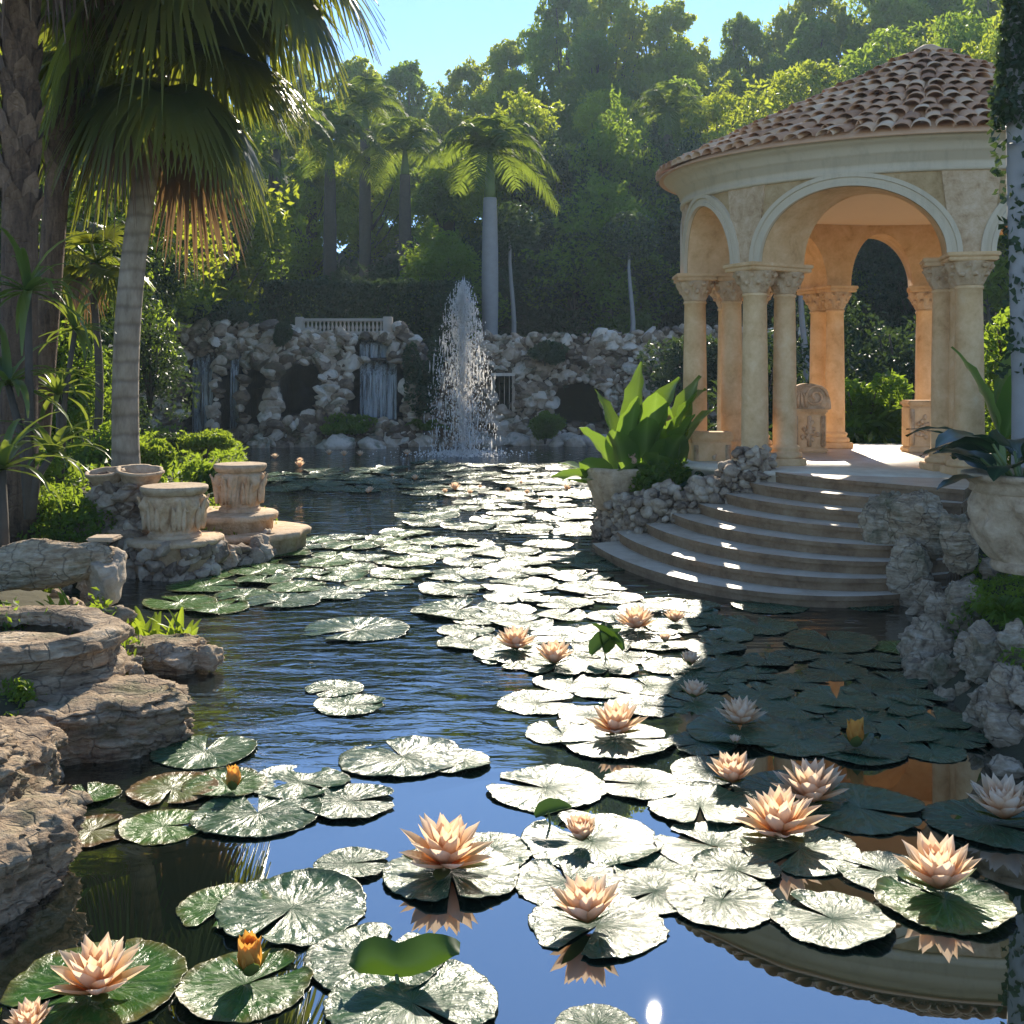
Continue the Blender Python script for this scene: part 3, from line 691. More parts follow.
def pedestal(label, loc, r, h, seed, group):
    o = thing('carved_pedestal', label, 'pedestal', loc, group)
    mb = MB()
    prof = [(r*.80, 0), (r*.82, h*.06), (r*.74, h*.1)]+[(r*(.72+.20*(u**2.2)), h*(.1+.68*u)) for u in np.linspace(0, 1, 26)]+[(r*.86, h*.80), (r*.8, h*.83)]
    def mod(th, k, z):
        u = z/h
        if u < .1 or u > .8: return np.zeros(len(th))
        w = math.sin((u-.1)/.7*PI)
        # acanthus leaves: broad lobes with a midrib, plus volutes near the top
        lob = np.abs(np.sin(3*th+.5)); rib = np.exp(-((lob-1)/.08)**2)*.035
        vein = .018*np.sin(9*lob*2+u*14)
        vol = .05*np.exp(-((u-.62)/.1)**2)*np.cos(6*th)**2
        return r/.38*(w*(.075*lob**.7-.04)+rib*w+vein*w+vol+.012*fbm(np.c_[np.cos(th)*6, np.sin(th)*6, np.full(len(th), z*14)], seed, 3))
    V, Fq = lathe(prof, 144, (0, 0), 1, mod); mb.add(V, Fq)
    mb.build('carved_body', M['carved'], o); mb = MB()
    for k in range(7):
        a = 2*PI*k/7+.35+seed
        for da, L_, e0, e1 in ((0, .62, 1.62, .95), (-.28, .45, 1.7, 1.15), (.28, .45, 1.7, 1.15)):
            b_ = np.array([math.cos(a+da*.6), math.sin(a+da*.6), 0])*r*.92; pts = []; p_ = b_+[0, 0, h*.12]
            for q in range(9):
                e = e0+(e1-e0)*(q/8)**2; p_ = p_+np.array([math.cos(a+da*2.2)*math.cos(e), math.sin(a+da*2.2)*math.cos(e), math.sin(e)])*h*L_/8; pts.append(p_)
            add_tube(mb, pts, [r*.09*math.sin(PI*min(1, .12+.85*q/8))+.006 for q in range(9)], 7)
    mb.build('carved_leaves', M['carved'], o)
    mb = MB(); add_lathe(mb, [(r*.8, h*.82), (r*.93, h*.85), (r*1.0, h*.91), (r*1.02, h*.93), (r*1.02, h*.985), (r*.97, h), (r*.9, h)], 64, mod=wobble(seed, .012)); mb.build('top_slab', M['pot'], o)
    for sgn in (-1, 1):   # scroll volutes under the slab
        for fb in (-1, 1):
            mb = MB(); pts = []; 
            for k in range(26):
                a = k/25*4.6*PI/2; rr = r*.26*(1-k/30); pts.append((0, rr*math.cos(a), rr*math.sin(a)))
            R_ = Matrix.Rotation(fb*PI/2*.5+(0 if sgn > 0 else PI), 3, 'Z')
            pts = [(np.array(R_)@(np.array(p_)+[r*.86, 0, h*.62])) for p_ in pts]
            add_tube(mb, pts, [r*.055]*26, 6); mb.build('scroll', M['carved'], o)
    return o
g_ = 'carved pedestals on the left terrace'
pedestal('nearer carved pedestal with a round flat top, on the terrace rubble base', (-4.1, 13.35, .43), .39, .63, 3, g_)
pedestal('farther carved pedestal with a big scroll, on the terrace upper step', (-3.78, 15.25, .51), .35, .66, 4, g_)
def shard(loc, s, rz, label):
    mb = MB(); prof = [(.2*s, 0), (.26*s, .1*s), (.31*s, .2*s), (.34*s, .22*s), (.34*s, .25*s), (.29*s, .25*s), (.27*s, .2*s), (.2*s, .05*s)]
    add_lathe(mb, prof, 32, mod=wobble(8, .03)); o = mb.build('clay_bowl', M['pot']); o.location = loc; o.rotation_euler = (.12, -.1, rz); return tag(o, label, 'bowl', 'clay bowls on the rubble pillar')
shard((-5.12, 13.85, 1.02), .7, .3, 'tilted clay bowl on the rubble pillar, the one farther from the water'); shard((-4.72, 13.9, 1.0), .85, 1.3, 'wide clay bowl on the rubble pillar beside the pale palm trunk')
for k, (px, py, w, h) in enumerate([(95, 571, 42, 46), (128, 573, 40, 32), (180, 575, 55, 26), (222, 570, 44, 24), (258, 562, 38, 24), (288, 548, 30, 22)]):
    boulder(px, py, w, h, ['pale pitted boulder at the left foot of the terrace', 'dark rubble rock second along the terrace foot', 'long low rock below the nearer pedestal', 'knobbly rock between the pedestal plinth and the lower step', 'squared rock under the curved lower step', 'rock at the outer corner of the lower step'][k], 330+k, .7, 4, 'rubble', strata=.02)

# ------------------------------------------------------------------ rubble wall left of the pavilion steps
r_ = np.random.default_rng(41)
rw = thing('rubble_wall', 'curving rubble wall between the big clay planter and the pavilion steps', 'wall')
path = np.array([(1.45, 15.7), (1.72, 14.98), (2.3, 14.85), (2.6, 14.8), (2.9, 14.75), (3.2, 14.75), (3.5, 14.95)]); topz = [.62, .76, .84, .94, 1.1, 1.34, 1.36]
mb = MB(); mk_ = MB(); tt = np.linspace(0, len(path)-1, 60)
px_ = np.interp(tt, range(len(path)), path[:,0]); py_ = np.interp(tt, range(len(path)), path[:,1]); tz_ = np.interp(tt, range(len(path)), topz)+.05*np.sin(tt*5)
for k in range(60):
    for z in np.arange(-.1, tz_[k], .095):
        for dy in (-.12, .06, .26):
            add_stones(mb, [(px_[k]+r_.normal(0, .05), py_[k]+dy+r_.normal(0, .05), z+r_.normal(0, .02))], [r_.uniform(.055, .115)], r_, STONES, flat=.85)
mb.build('stonework', M['rubble'], rw)
V = []
for k in range(60): V += [(px_[k], py_[k]+.04, -.5), (px_[k], py_[k]+.04, tz_[k]-.04), (px_[k], py_[k]+.3, tz_[k]-.04), (px_[k], py_[k]+.3, -.5)]
k = np.arange(59)*4; mk_.add(V, np.concatenate([np.stack([k+q_, k+4+q_, k+5+q_, k+1+q_], 1) for q_ in range(3)])); mk_.build('mortar', M['darkrock'], rw)
# fluted clay planter at its left end
pl = thing('clay_planter', 'tall fluted clay planter standing in the water, holding the big leafy canna', 'planter', (1.62, 16.15, 0))
mb = MB(); add_lathe(mb, [(.3, -.3), (.32, .35), (.3, .42), (.36, .44), (.55, .95), (.6, 1.0), (.6, 1.06), (.5, 1.06), (.45, .95)], 72, mod=lambda th, k, z: (.025*np.abs(np.sin(9*th)) if .43 < z < .96 else 0)+.02*fbm(np.c_[np.cos(th)*3, np.sin(th)*3, np.full(72, z*3)], 3, 3)); mb.build('pot_body', M['pot'], pl)
mb = MB(); add_lathe(mb, [(.001, .98), (.5, .96)], 24, caps=False); mb.build('soil', M['ground'], pl)
mb = MB(); rubble_drum(mb, (0, 0), .34, -.12, .40, .1, r_); mb.build('rubble_foot', M['rubble'], pl)
# ------------------------------------------------------------------ pavilion furnishings
def carved_block(name, label, cat, loc, sx_, sy_, h, seat=False, rz=0):
    o = thing(name, label, cat, loc, rz=rz); mb = MB()
    add_box(mb, (-sx_/2, -sy_/2, 0), (sx_/2, sy_/2, h*.1), bev=.02); add_box(mb, (-sx_*.46, -sy_*.44, h*.1), (sx_*.46, sy_*.44, h*.88), bev=.02); add_box(mb, (-sx_/2, -sy_/2, h*.88), (sx_/2, sy_/2, h), bev=.03)
    mb.build('block', M['column'], o, smooth=False)
    mb = MB(); rg = np.random.default_rng(int(h*100)+7)
    for k in range(3 if seat else 2):     # carved relief panels: posts and rosettes on the front
        xx = (-.36+.72*k/(2 if seat else 1))*sx_
        add_box(mb, (xx-.035, -sy_*.44-.03, h*.14), (xx+.035, -sy_*.44+.01, h*.84), bev=.01)
    for k in range(14):
        V, Fs = STONES[rg.integers(10)]; a = k*2.4; q_ = .02*k
        mb.add(V*[.045, .03, .05]+[q_*math.cos(a)*sx_*.9, -sy_*.44-.01, h*.48+q_*math.sin(a)*h], Fs)
    mb.build('relief', M['carved'], o)
    return o
bx_ = wp(806, 452, ZD)
bn = carved_block('carved_bench', 'carved stone bench with a scrolled round back inside the pavilion', 'bench', (bx_.x, bx_.y, ZD+.002), .62, .45, .72, True)
mb = MB(); pr = []
for k in range(33):
    a = PI*k/32; pr.append((.37*math.cos(a)-.02, .42*math.sin(a)**.8+.72))
poly = [(-.39, .7)]+[(-p_[0], p_[1]) for p_ in pr]+[(.35, .7)]
V = np.array([(x, -.1, z) for x, z in poly]+[(x, .1, z) for x, z in poly]); n = len(poly); i = np.arange(n); j = (i+1) % n
mb.add(V, np.stack([i, i+n, j+n, j], 1)); mb.F.append((np.array([list(range(n))]), 0)); mb.F.append((np.array([list(range(2*n-1, n-1, -1))]), 0))
pts = []
for k in range(40):
    a = k/39*3.4*PI; rr = .2*(1-k/46); pts.append((.13+rr*math.cos(a), -.11, .92+rr*math.sin(a)))
add_tube(mb, pts, [.022]*40, 6)
for k in range(5): add_tube(mb, [(-.3+.07*k, -.11, .74), (-.28+.06*k, -.12, .88), (-.2+.03*k, -.11, 1.0)], [.02, .03, .015], 6)
mb.build('scrolled_back', M['carved'], bn)
bx_ = wp(919, 452, ZD); carved_block('carved_pedestal', 'short carved stone pedestal at the back of the pavilion floor, in front of a column', 'pedestal', (bx_.x, bx_.y, ZD+.002), .5, .42, .86)
o = carved_block('carved_pedestal', 'curved carved stone pedestal at the left pavilion column behind the rubble wall', 'pedestal', (pp(thL, RO)[0]+.12, pp(thL, RO)[1]-.62, ZD-.75), .66, .4, 1.18)

# ------------------------------------------------------------------ right bank
RB = [(893, 545, 62, 80, 12.0, .25), (925, 510, 62, 62, 11.6, .62), (915, 590, 46, 60, 11.4, .1), (962, 532, 40, 52, 10.9, .62), (932, 600, 32, 28, 10.9, .18), (947, 610, 32, 36, 10.3, .12), (920, 628, 38, 26, 9.9, 0), (968, 612, 34, 28, 9.9, .34),
      (935, 665, 62, 50, 9.0, 0), (962, 655, 34, 44, 9.2, .16), (975, 640, 36, 28, 9.4, .36), (958, 690, 42, 46, 8.4, 0), (940, 688, 22, 26, 8.5, 0), (985, 675, 38, 42, 8.5, .22), (950, 705, 30, 22, 8.1, 0), (975, 712, 34, 34, 8.0, .03), (1000, 688, 50, 44, 8.0, .28), (990, 735, 40, 44, 7.5, 0), (1018, 725, 46, 66, 7.3, .05), (1022, 690, 40, 40, 7.9, .4)]
RBL = ['large pitted rock at the right foot of the pavilion steps', 'grey rounded rock beside the carved urn', 'upright brown rock at the end of the lowest step', 'smaller grey rock tucked against the carved urn', 'small knobbly rock just below the ground ivy', 'squarish rock under the ground ivy, third from the steps',
       'flat low rock at the water below the steps', 'brown rock half under the ground ivy', 'pale flat-topped rock standing out over the water on the right bank', 'narrow rock right behind the pale flat-topped one', 'brown slab above the flat-topped rock', 'tall brown rock at the waterline right of the flat-topped one',
       'small pointed rock at the waterline under the flat-topped one', 'slanted rock in the second row of the right bank', 'tiny triangular rock at the waterline, right bank', 'rough rock low between two boulders, right bank', 'big smooth pale boulder near the right edge', 'shaggy rock standing in the water near the right edge',
       'tall rough rock at the right edge of the water', 'rounded boulder above the tall rough rock at the right edge']
for k, (px, py, w, h, d_, z_) in enumerate(RB):
    boulder(px, py, w*1.12, h*1.12, RBL[k], 400+k, .95, 5 if w > 36 else 4, 'rock', z0=z_-.1, d=d_, strata=.02, group='rocks of the right bank', rz=k*.7, planes=11)
# carved urn
ur = thing('carved_urn', 'big pale urn carved with figures on the right bank, holding dark leaves', 'urn', (4.27, 9.0, .80))
uh, urr = .80, .50
mb = MB()
prof = [(urr*.62, 0), (urr*.66, uh*.05), (urr*.62, uh*.1)]+[(urr*(.62+.33*math.sin(u*PI*.62)), uh*(.1+.68*u)) for u in np.linspace(0, 1, 40)]+[(urr*.92, uh*.8)]
def umod(th, k, z):
    u = z/uh
    if u < .1 or u > .79: return np.zeros(len(th))
    w = math.sin((u-.1)/.69*PI)**.5; c_ = np.c_[np.cos(th)*4.2, np.sin(th)*4.2, np.full(len(th), z*5)]
    fold = np.sin(th*9+5*fbm(c_*.35, 4, 2)+z*6); return w*(.045*np.tanh(3*fbm(c_*.75, 12, 2))+.014*fold+.008*fbm(c_*3, 15, 2))
V, Fq = lathe(prof, 220, (0, 0), 1, umod); mb.add(V, Fq); mb.build('urn_body', M['pot'], ur)
mb = MB(); add_lathe(mb, [(urr*.9, uh*.79), (urr*.98, uh*.82), (urr*.96, uh*.88), (urr*1.04, uh*.93), (urr*1.1, uh*.95), (urr*1.1, uh*.995), (urr*1.04, uh), (urr*.9, uh), (urr*.86, uh*.9)], 80, caps=False); mb.build('rim', M['pot'], ur)
mb = MB(); add_lathe(mb, [(.001, uh*.95), (urr*.88, uh*.93)], 24, caps=False); mb.build('soil', M['ground'], ur)

# shoreline stones under the grotto: countable but tiny
r_ = np.random.default_rng(51); protos = []
for k in range(64):
    px = r_.uniform(165, 450) if k < 40 else r_.uniform(470, 690); py = r_.uniform(429, 441); d_ = F*(CH-.05)/(py+6-HY); d_ = min(d_, 37.6)
    if k < 6:
        V, Fs = rock_shape(500+k, 3, 10); mb = MB(); mb.add(V, Fs); o = mb.build('shore_rock', M['grotto']); protos.append(o)
        tag(o, 'grey shore rock lying at the foot of the far grotto and wall', 'rock', 'shore rocks below the grotto')
    else: o = protos[k % 6].copy(); COL.objects.link(o)
    s = r_.uniform(.22, .55); o.location = ((px-512)/F*d_, d_, .08); o.scale = (s*1.2, s, s*.75); o.rotation_euler = (0, 0, r_.uniform(0, 6.28))

# ------------------------------------------------------------------ fountain
m, nt, p, out = newmat('fountain water'); M['spray'] = m
p.inputs['Base Color'].default_value = (.9, .92, .95, 1); p.inputs['Roughness'].default_value = .12
t = N(nt, 'ShaderNodeBsdfTranslucent'); t.inputs[0].default_value = (1, .97, .92, 1); ms = N(nt, 'ShaderNodeMixShader'); ms.inputs[0].default_value = .85
nt.links.new(p.outputs[0], ms.inputs[1]); nt.links.new(t.outputs[0], ms.inputs[2]); nt.links.new(ms.outputs[0], out.inputs[0])
FX, FY, FZ = -1.45, 32.5, 5.2
ft = thing('fountain', 'tall white fountain jet in the middle of the far pond', 'fountain', (FX, FY, 0))
r_ = np.random.default_rng(61); mb = MB(); n = 46
pts = [(.015*r_.normal(), .015*r_.normal(), FZ*k/(n-1)) for k in range(n)]; add_tube(mb, pts, [.045*(1-.4*k/n)*r_.uniform(.55, 1.25) for k in range(n)], 6); mb.build('jet', M['spray'], ft)
mb = MB(); V0, F0 = ICO[1]
OC = np.array([(1,0,0),(-1,0,0),(0,1,0),(0,-1,0),(0,0,1.0),(0,0,-1)]); OF = np.array([(0,2,4),(2,1,4),(1,3,4),(3,0,4),(2,0,5),(1,2,5),(3,1,5),(0,3,5)])
for k in range(7500):
    v = abs(r_.normal(0, .75))+.05; tmax = 1.0; t_ = r_.uniform(0, 1)**.8
    zt = FZ*r_.uniform(.75, 1.0)**(.6); a = r_.uniform(0, 6.28); rad = min(v, r_.uniform(.9,1.35))*t_**.8; z = zt*(1-t_**2*.99)
    if r_.random() < .22: rad = abs(r_.normal(0, .06+.1*r_.random())); z = r_.uniform(.0, 1)*FZ
    s = r_.uniform(.007, .019)*(1 if r_.random() < .95 else 1.5)
    mb.add(OC*[s, s, s*r_.uniform(1.2, 3.0)*(5 if r_.random() < .12 else 1)]+[rad*math.cos(a), rad*math.sin(a), max(.02, z)], OF)
tag(mb.build('spray', M['spray'], ft), kind='stuff')
mb = MB(); add_lathe(mb, [(.12, -.3), (.12, .03), (.05, .06), (.05, .12)], 16); mb.build('nozzle', M['bark_dark'], ft)
mb = MB()
for k in range(900):
    a = r_.uniform(0, 6.28); rad = abs(r_.normal(0, .75))+.1; s = r_.uniform(.01, .03); mb.add(V0*s+[rad*math.cos(a)*1.3, rad*math.sin(a), r_.uniform(.0, .16)], F0)
tag(mb.build('splash', M['spray'], ft), kind='stuff')

# small stones wedged between the big ones
r_ = np.random.default_rng(71); pr_ = []
for k in range(8):
    V, Fs = rock_shape(600+k, 4, 13, .16, .02, .16); mb = MB(); mb.add(V, Fs); pr_.append(mb.mesh('small_stone', M['rock']))
def wedge(pts, lab, grp, s0, s1, jx=.16):
    for k, (x, y) in enumerate(pts):
        o = bpy.data.objects.new('small_stone', pr_[k % 8]); COL.objects.link(o); s = r_.uniform(s0, s1); x += r_.normal(0, jx); y += r_.normal(0, .1)
        o.location = (x, y, max(-.02, ground_z(x, y))+s*.25); o.scale = (s*1.15, s, s*.8); o.rotation_euler = (r_.normal(0, .4), r_.normal(0, .4), r_.uniform(0, 6.28)); tag(o, lab, 'stone', grp)
wedge([(np.interp(t, [6.6, 7.5, 8.7, 10.6, 11.6], [3.2, 3.3, 3.42, 4.2, 4.6]), t) for t in np.linspace(6.6, 11.6, 52)], 'small rough stone wedged among the bigger rocks of the right bank', 'small stones of the right bank', .07, .17)
wedge([(np.interp(t, [4.6, 5.8, 6.6, 7.6, 9.0, 10.2, 11.3, 12.4], [-2.45, -2.7, -2.85, -2.7, -3.0, -3.85, -4.75, -5.4]), t) for t in np.linspace(5.6, 12.4, 40)], 'small rough stone along the water edge of the left bank', 'small stones of the left bank', .05, .13)
# ------------------------------------------------------------------ foliage builders
def unit(v): return v/(np.linalg.norm(v, axis=-1, keepdims=True)+1e-9)
def add_leaves(mb, C, size, rng, mat=0, droop=.25, ratio=.45, jit=.35):
    n = len(C); d = unit(rng.normal(size=(n, 3))-[0, 0, droop]); s = unit(np.cross(d, rng.normal(size=(n, 3)))); nn = np.cross(d, s)
    L = size*(1+jit*rng.uniform(-1, 1, n))[:,None]; w = L*ratio
    V = np.stack([C-d*L*.5, C+s*w*.5+nn*L*.06, C+d*L*.5-nn*L*.08, C-s*w*.5+nn*L*.06], 1).reshape(-1, 3)
    mb.add(V, np.arange(4*n).reshape(n, 4), mat)
def clump_points(rng, c, r, n, shell=.55, flat=.8):
    d = unit(rng.normal(size=(n, 3))); rad = r*(rng.uniform(0, 1, n)**(1/3)*(1-shell)+shell*rng.uniform(.75, 1.05, n))
    return c+d*rad[:,None]*[1, 1, flat]
def make_tree(name, label, cat, H, z0, R, nc, nl, ls, seed, mat, cr=.34, group=None, shape=1.0, bark='bark'):
    rng = np.random.default_rng(seed); o = thing(name, label, cat, (0, 0, 0), group)
    cs = []; 
    for k in range(nc):
        u = (k+.5)/nc; z = z0+(H-z0)*u
        prof = math.sin(PI*min(1, max(.06, u**shape)))**.6
        a = rng.uniform(0, 6.28); rr = R*prof*math.sqrt(rng.uniform(.1, 1))
        cs.append((np.array([rr*math.cos(a), rr*math.sin(a), z+rng.normal(0, .3)]), R*cr*rng.uniform(.6, 1.25)*(.6+.5*prof)))
    mb = MB()
    for c, r in cs: add_leaves(mb, clump_points(rng, c, r, int(nl*(r/(R*cr))**1.6), .18), ls, rng)
    # stray sprays give the outline its ragged edge
    for c, r in cs:
        d = unit(rng.normal(size=3)+[0, 0, .3]); 
        for q in range(3):
            pts = c+d*r*(.9+.25*q)+rng.normal(0, r*.16, (int(nl*.05), 3)); add_leaves(mb, pts, ls, rng)
    mb.build('crown', mat, o, smooth=False)
    mb = MB(); tr = .018*H+.05; zt = H*.82; bend = rng.normal(0, .02*H, 2)
    tp = [(bend[0]*u*u, bend[1]*u*u, -.4+(zt+.4)*u) for u in np.linspace(0, 1, 7)]; add_tube(mb, tp, [tr*(1.25 if u == 0 else 1-.75*u) for u in np.linspace(0, 1, 7)], 8)
    for c, r in cs[::2]:
        u = max(.25, min(.9, (c[2]-.25*H)/zt*.85)); st = np.array([bend[0]*u*u, bend[1]*u*u, -.4+(zt+.4)*u])
        md = (st+c)/2+[0, 0, -.1*np.linalg.norm(c-st)]; add_tube(mb, [st, md, c], [tr*.42*(1-.5*u), tr*.28*(1-.5*u), tr*.1], 5)
    mb.build('trunk', M[bark], o); return o
def add_fan(mb, o, d, nrm, L, rng, nseg=44, droop=.5, arc=2.7, mat=0, cup=.12, wmul=1.0):
    """fan leaf: o hub, d outward direction, nrm upper side; segments radiate and their tips hang"""
    d = unit(d); nrm = unit(nrm-d*np.dot(nrm, d)); s = np.cross(nrm, d); st = np.array([0, .3, .55, .78, 1.0])
    wd_ = np.array([.011, .032, .034, .021, .002])*wmul
    for k in range(nseg):
        ph = (k/(nseg-1)-.5)*2*arc/2*1.0+rng.normal(0, .015); l = L*(1-.28*(abs(ph)/(arc/2))**2)*rng.uniform(.9, 1.05)
        u = d*math.cos(ph)+s*math.sin(ph); w = unit(np.cross(nrm, u))
        dz = droop*l*rng.uniform(.75, 1.25)
        ctr = np.array([o+u*l*t+nrm*cup*l*math.sin(PI*t)*.5-np.array([0, 0, dz*max(0, t-.3)**1.7*1.6]) for t in st])
        V = np.concatenate([ctr-w*(wd_*L)[:,None], ctr+w*(wd_*L)[:,None]+nrm*(.012*L)])
        i = np.arange(4); mb.add(V, np.stack([i, i+1, 6+i, 5+i], 1), mat)
def fan_crown(name, mats, parent, N_, seed, L=1.3, pet=1.0, e0=75, e1=-55, droop=.55, dry=0, loc=(0, 0, 0), nseg=44):
    rng = np.random.default_rng(seed); mb = MB()
    for k in range(N_):
        u = k/(N_-1); el = math.radians(e0+(e1-e0)*u**.85+rng.normal(0, 5)); az = k*2.39996+rng.normal(0, .2)
        d = np.array([math.cos(az)*math.cos(el), math.sin(az)*math.cos(el), math.sin(el)]); p = pet*rng.uniform(.75, 1.15); lf = L*rng.uniform(.85, 1.1)
        hub = d*p+np.array([0, 0, -.12*p*p]); dd = unit(d+np.array([0, 0, -.35])); up = np.array([-math.cos(az)*math.sin(el), -math.sin(az)*math.sin(el), math.cos(el)+.05])
        isdry = 1 if (dry and u > 1-dry) else 0
        add_tube(mb, [(0, 0, 0), d*p*.5+[0, 0, -.02], hub], [.03, .02, .014], 5, isdry)
        add_fan(mb, hub, dd, up, lf, rng, nseg, droop*(.7+.6*u)*(1.3 if isdry else 1), 3.6 if not isdry else 2.6, isdry)
    o = mb.build(name, mats, parent, smooth=False); o.location = loc; return o
def feather(mb, az, el, L, rng, mat=0, n=34, lw=.05, ll=.55, droop=.9):
    d = np.array([math.cos(az), math.sin(az)]); pts = []
    for t in np.linspace(0, 1, n):
        pts.append(np.array([d[0]*L*t*math.cos(el)*(1-.12*t), d[1]*L*t*math.cos(el)*(1-.12*t), L*t*math.sin(el)-droop*L*.55*t**2.2]))
    add_tube(mb, pts[::4]+[pts[-1]], [.03*(1-.85*k/len(pts[::4])) for k in range(len(pts[::4])+1)], 5, mat)
    side = np.array([-d[1], d[0], 0])
    for k in range(3, n):
        t = k/(n-1); tan = unit(pts[k]-pts[k-1]); l = ll*math.sin(PI*min(1, .15+.8*t))**.6*rng.uniform(.85, 1.1)
        for sg in (-1, 1):
            u = unit(side*sg+tan*.55+np.array([0, 0, rng.uniform(-.25, .25)])); w = tan*lw
            a = pts[k]; b = a+u*l*.5-[0, 0, .06*l]; c = a+u*l-[0, 0, .38*l]
            mb.add([a-w*.4, a+w*.4, b+w*.5, b-w*.5, c+w*.05, c-w*.05], np.array([[0, 1, 2, 3], [3, 2, 4, 5]]), mat)
def blade(mb, base, az, el, L, Wd, rng, mat=0, bend=.6, fold=.25, n=9, neck=.12, roll=0.0, tip=1.0):
    """one broad leaf on a stalk, arching over"""
    h = np.array([math.cos(az), math.sin(az), 0]); p = np.array(base, float); e = el; V = []; A = []; side0 = np.array([-math.sin(az), math.cos(az), 0]); st = L/n
    for k in range(n+1):
        t = k/n; d = h*math.cos(e)+np.array([0, 0, math.sin(e)]); up = -h*math.sin(e)+np.array([0, 0, math.cos(e)])
        side = side0*math.cos(roll)+up*math.sin(roll); upr = up*math.cos(roll)-side0*math.sin(roll)
        tt = max(0, (t-neck)/(1-neck)); w = Wd*.5*(math.sin(PI*tt**.75)**.8 if 0 < tt < 1 else 0)+.008
        wav = .04*Wd*math.sin(k*2.3+az)
        A += [0, .25, 1, .25, 0]; V += [p-side*w+upr*(fold*w+wav), p-side*w*.5+upr*fold*w*.4, p.copy(), p+side*w*.5+upr*fold*w*.4, p+side*w+upr*(fold*w-wav)]
        p = p+d*st; e -= bend/n*(.5+1.2*t)
    Fq = [[5*k+q, 5*k+q+1, 5*k+q+6, 5*k+q+5] for k in range(n) for q in range(4)]
    mb.add(V, np.array(Fq), mat, A)
def strap_head(mb, c, n, L, Wd, rng, mat=0, e_lo=-.3, e_hi=1.3, bend=1.6):
    for k in range(n): blade(mb, c, k*2.4+rng.normal(0, .2), rng.uniform(e_lo, e_hi), L*rng.uniform(.7, 1.1), Wd*rng.uniform(.8, 1.2), rng, mat, bend*rng.uniform(.6, 1.3), .35, 7, -.3)
def bush(name, label, cat, loc, R, Hh, n, ls, seed, mat, group=None, nclump=9, stem=True):
    rng = np.random.default_rng(seed); o = thing(name, label, cat, loc, group); mb = MB()
    for k in range(nclump):
        a = k*2.4; rr = R*.62*math.sqrt((k+.5)/nclump); c = np.array([rr*math.cos(a), rr*math.sin(a), Hh*(.5+.28*rng.uniform(-1, 1)-.2*rr/R)]); r = R*.5*rng.uniform(.7, 1.15)
        add_leaves(mb, clump_points(rng, c, r, n//nclump, .5, Hh/R*.62), ls, rng)
    mb.build('foliage', mat, o, smooth=False)
    mb = MB()
    for k in range(5): a = k*1.26; add_tube(mb, [(0, 0, -.2), (R*.15*math.cos(a), R*.15*math.sin(a), Hh*.3), (R*.4*math.cos(a), R*.4*math.sin(a), Hh*.7)], [.04*R, .03*R, .012*R], 5)
    mb.build('stem', M['bark'], o); return o

# ------------------------------------------------------------------ the wooded hillside
def top_y(px): return float(np.interp(px, [0, 200, 262, 330, 430, 490, 520, 560, 640, 690, 780, 830, 1024], [50, 80, 55, 66, 62, 56, 26, -8, -8, 18, 12, -40, -60]))
LB = {'tall': 'tall forest tree on the far hillside, one of the back row against the sky', 'mid': 'leafy tree in the middle of the wooded slope beyond the grotto', 'dark': 'dark dense tree low on the slope just behind the grotto and wall'}
protos = {'tall': [make_tree('forest_tree', LB['tall'], 'tree', 20, 2.5, 5.2, 80, 210, .6, 700+k, M['leaf_b'] if k != 1 else M['leaf_a'], .27, 'trees of the back row', .9) for k in range(3)],
          'mid': [make_tree('forest_tree', LB['mid'], 'tree', 14, 2.6, 4.2, 56, 230, .38, 710+k, M['leaf_b'] if k != 1 else M['leaf_a'], .32, 'trees of the middle slope') for k in range(3)],
          'dark': [make_tree('shade_tree', LB['dark'], 'tree', 8.5, .8, 3.2, 46, 240, .28, 720+k, M['leaf_c'] if k else M['leaf_a'], .36, 'shade trees behind the grotto') for k in range(3)]}
PH = {'tall': 20, 'mid': 14, 'dark': 8.5}; used = {}
rt = np.random.default_rng(71)
def place_tree(kind, px, d, ty, wide=1.0):
    x = (px-512)/F*d; gz_ = ground_z(x, d); h = CH+(HY-ty)/F*d-gz_; s = h/PH[kind]; c = used.get(kind, 0); used[kind] = c+1
    src = protos[kind][c % 3]; o = src if c < 3 else dup(src)
    o.location = (x, d, gz_); o.rotation_euler = (0, 0, rt.uniform(0, 6.28)); sxy = s*wide*rt.uniform(.9, 1.15); o.scale = (sxy, sxy, s)
for k, px in enumerate(np.linspace(-120, 1150, 25)):
    px += rt.normal(0, 10); place_tree('tall', px, rt.uniform(88, 98), top_y(px)+rt.uniform(-6, 14), .8)
for k, px in enumerate(np.linspace(-90, 1130, 17)):
    px += rt.normal(0, 12); place_tree('tall', px, rt.uniform(76, 84), top_y(px)+rt.uniform(30, 60), .9)
for k, px in enumerate(np.linspace(-60, 1100, 17)):
    px += rt.normal(0, 14); place_tree('mid', px, rt.uniform(60, 70), top_y(px)+rt.uniform(70, 110))
for k, px in enumerate(np.linspace(60, 1090, 17)):
    px += rt.normal(0, 14); place_tree('dark', px, rt.uniform(47, 55), rt.uniform(195, 245) if px > 470 else rt.uniform(225, 275), 1.15)
# darker tall mass right of the royal palm
for px, d_, ty in ((560, 58, 150), (610, 57, 130), (655, 59, 140), (700, 57, 150)): place_tree('dark', px, d_, ty, .85)
for px, d_, ty in ((985, 46, 60), (1060, 40, 40), (960, 56, 30), (1040, 60, 0)): place_tree('mid', px, d_, ty, .8)
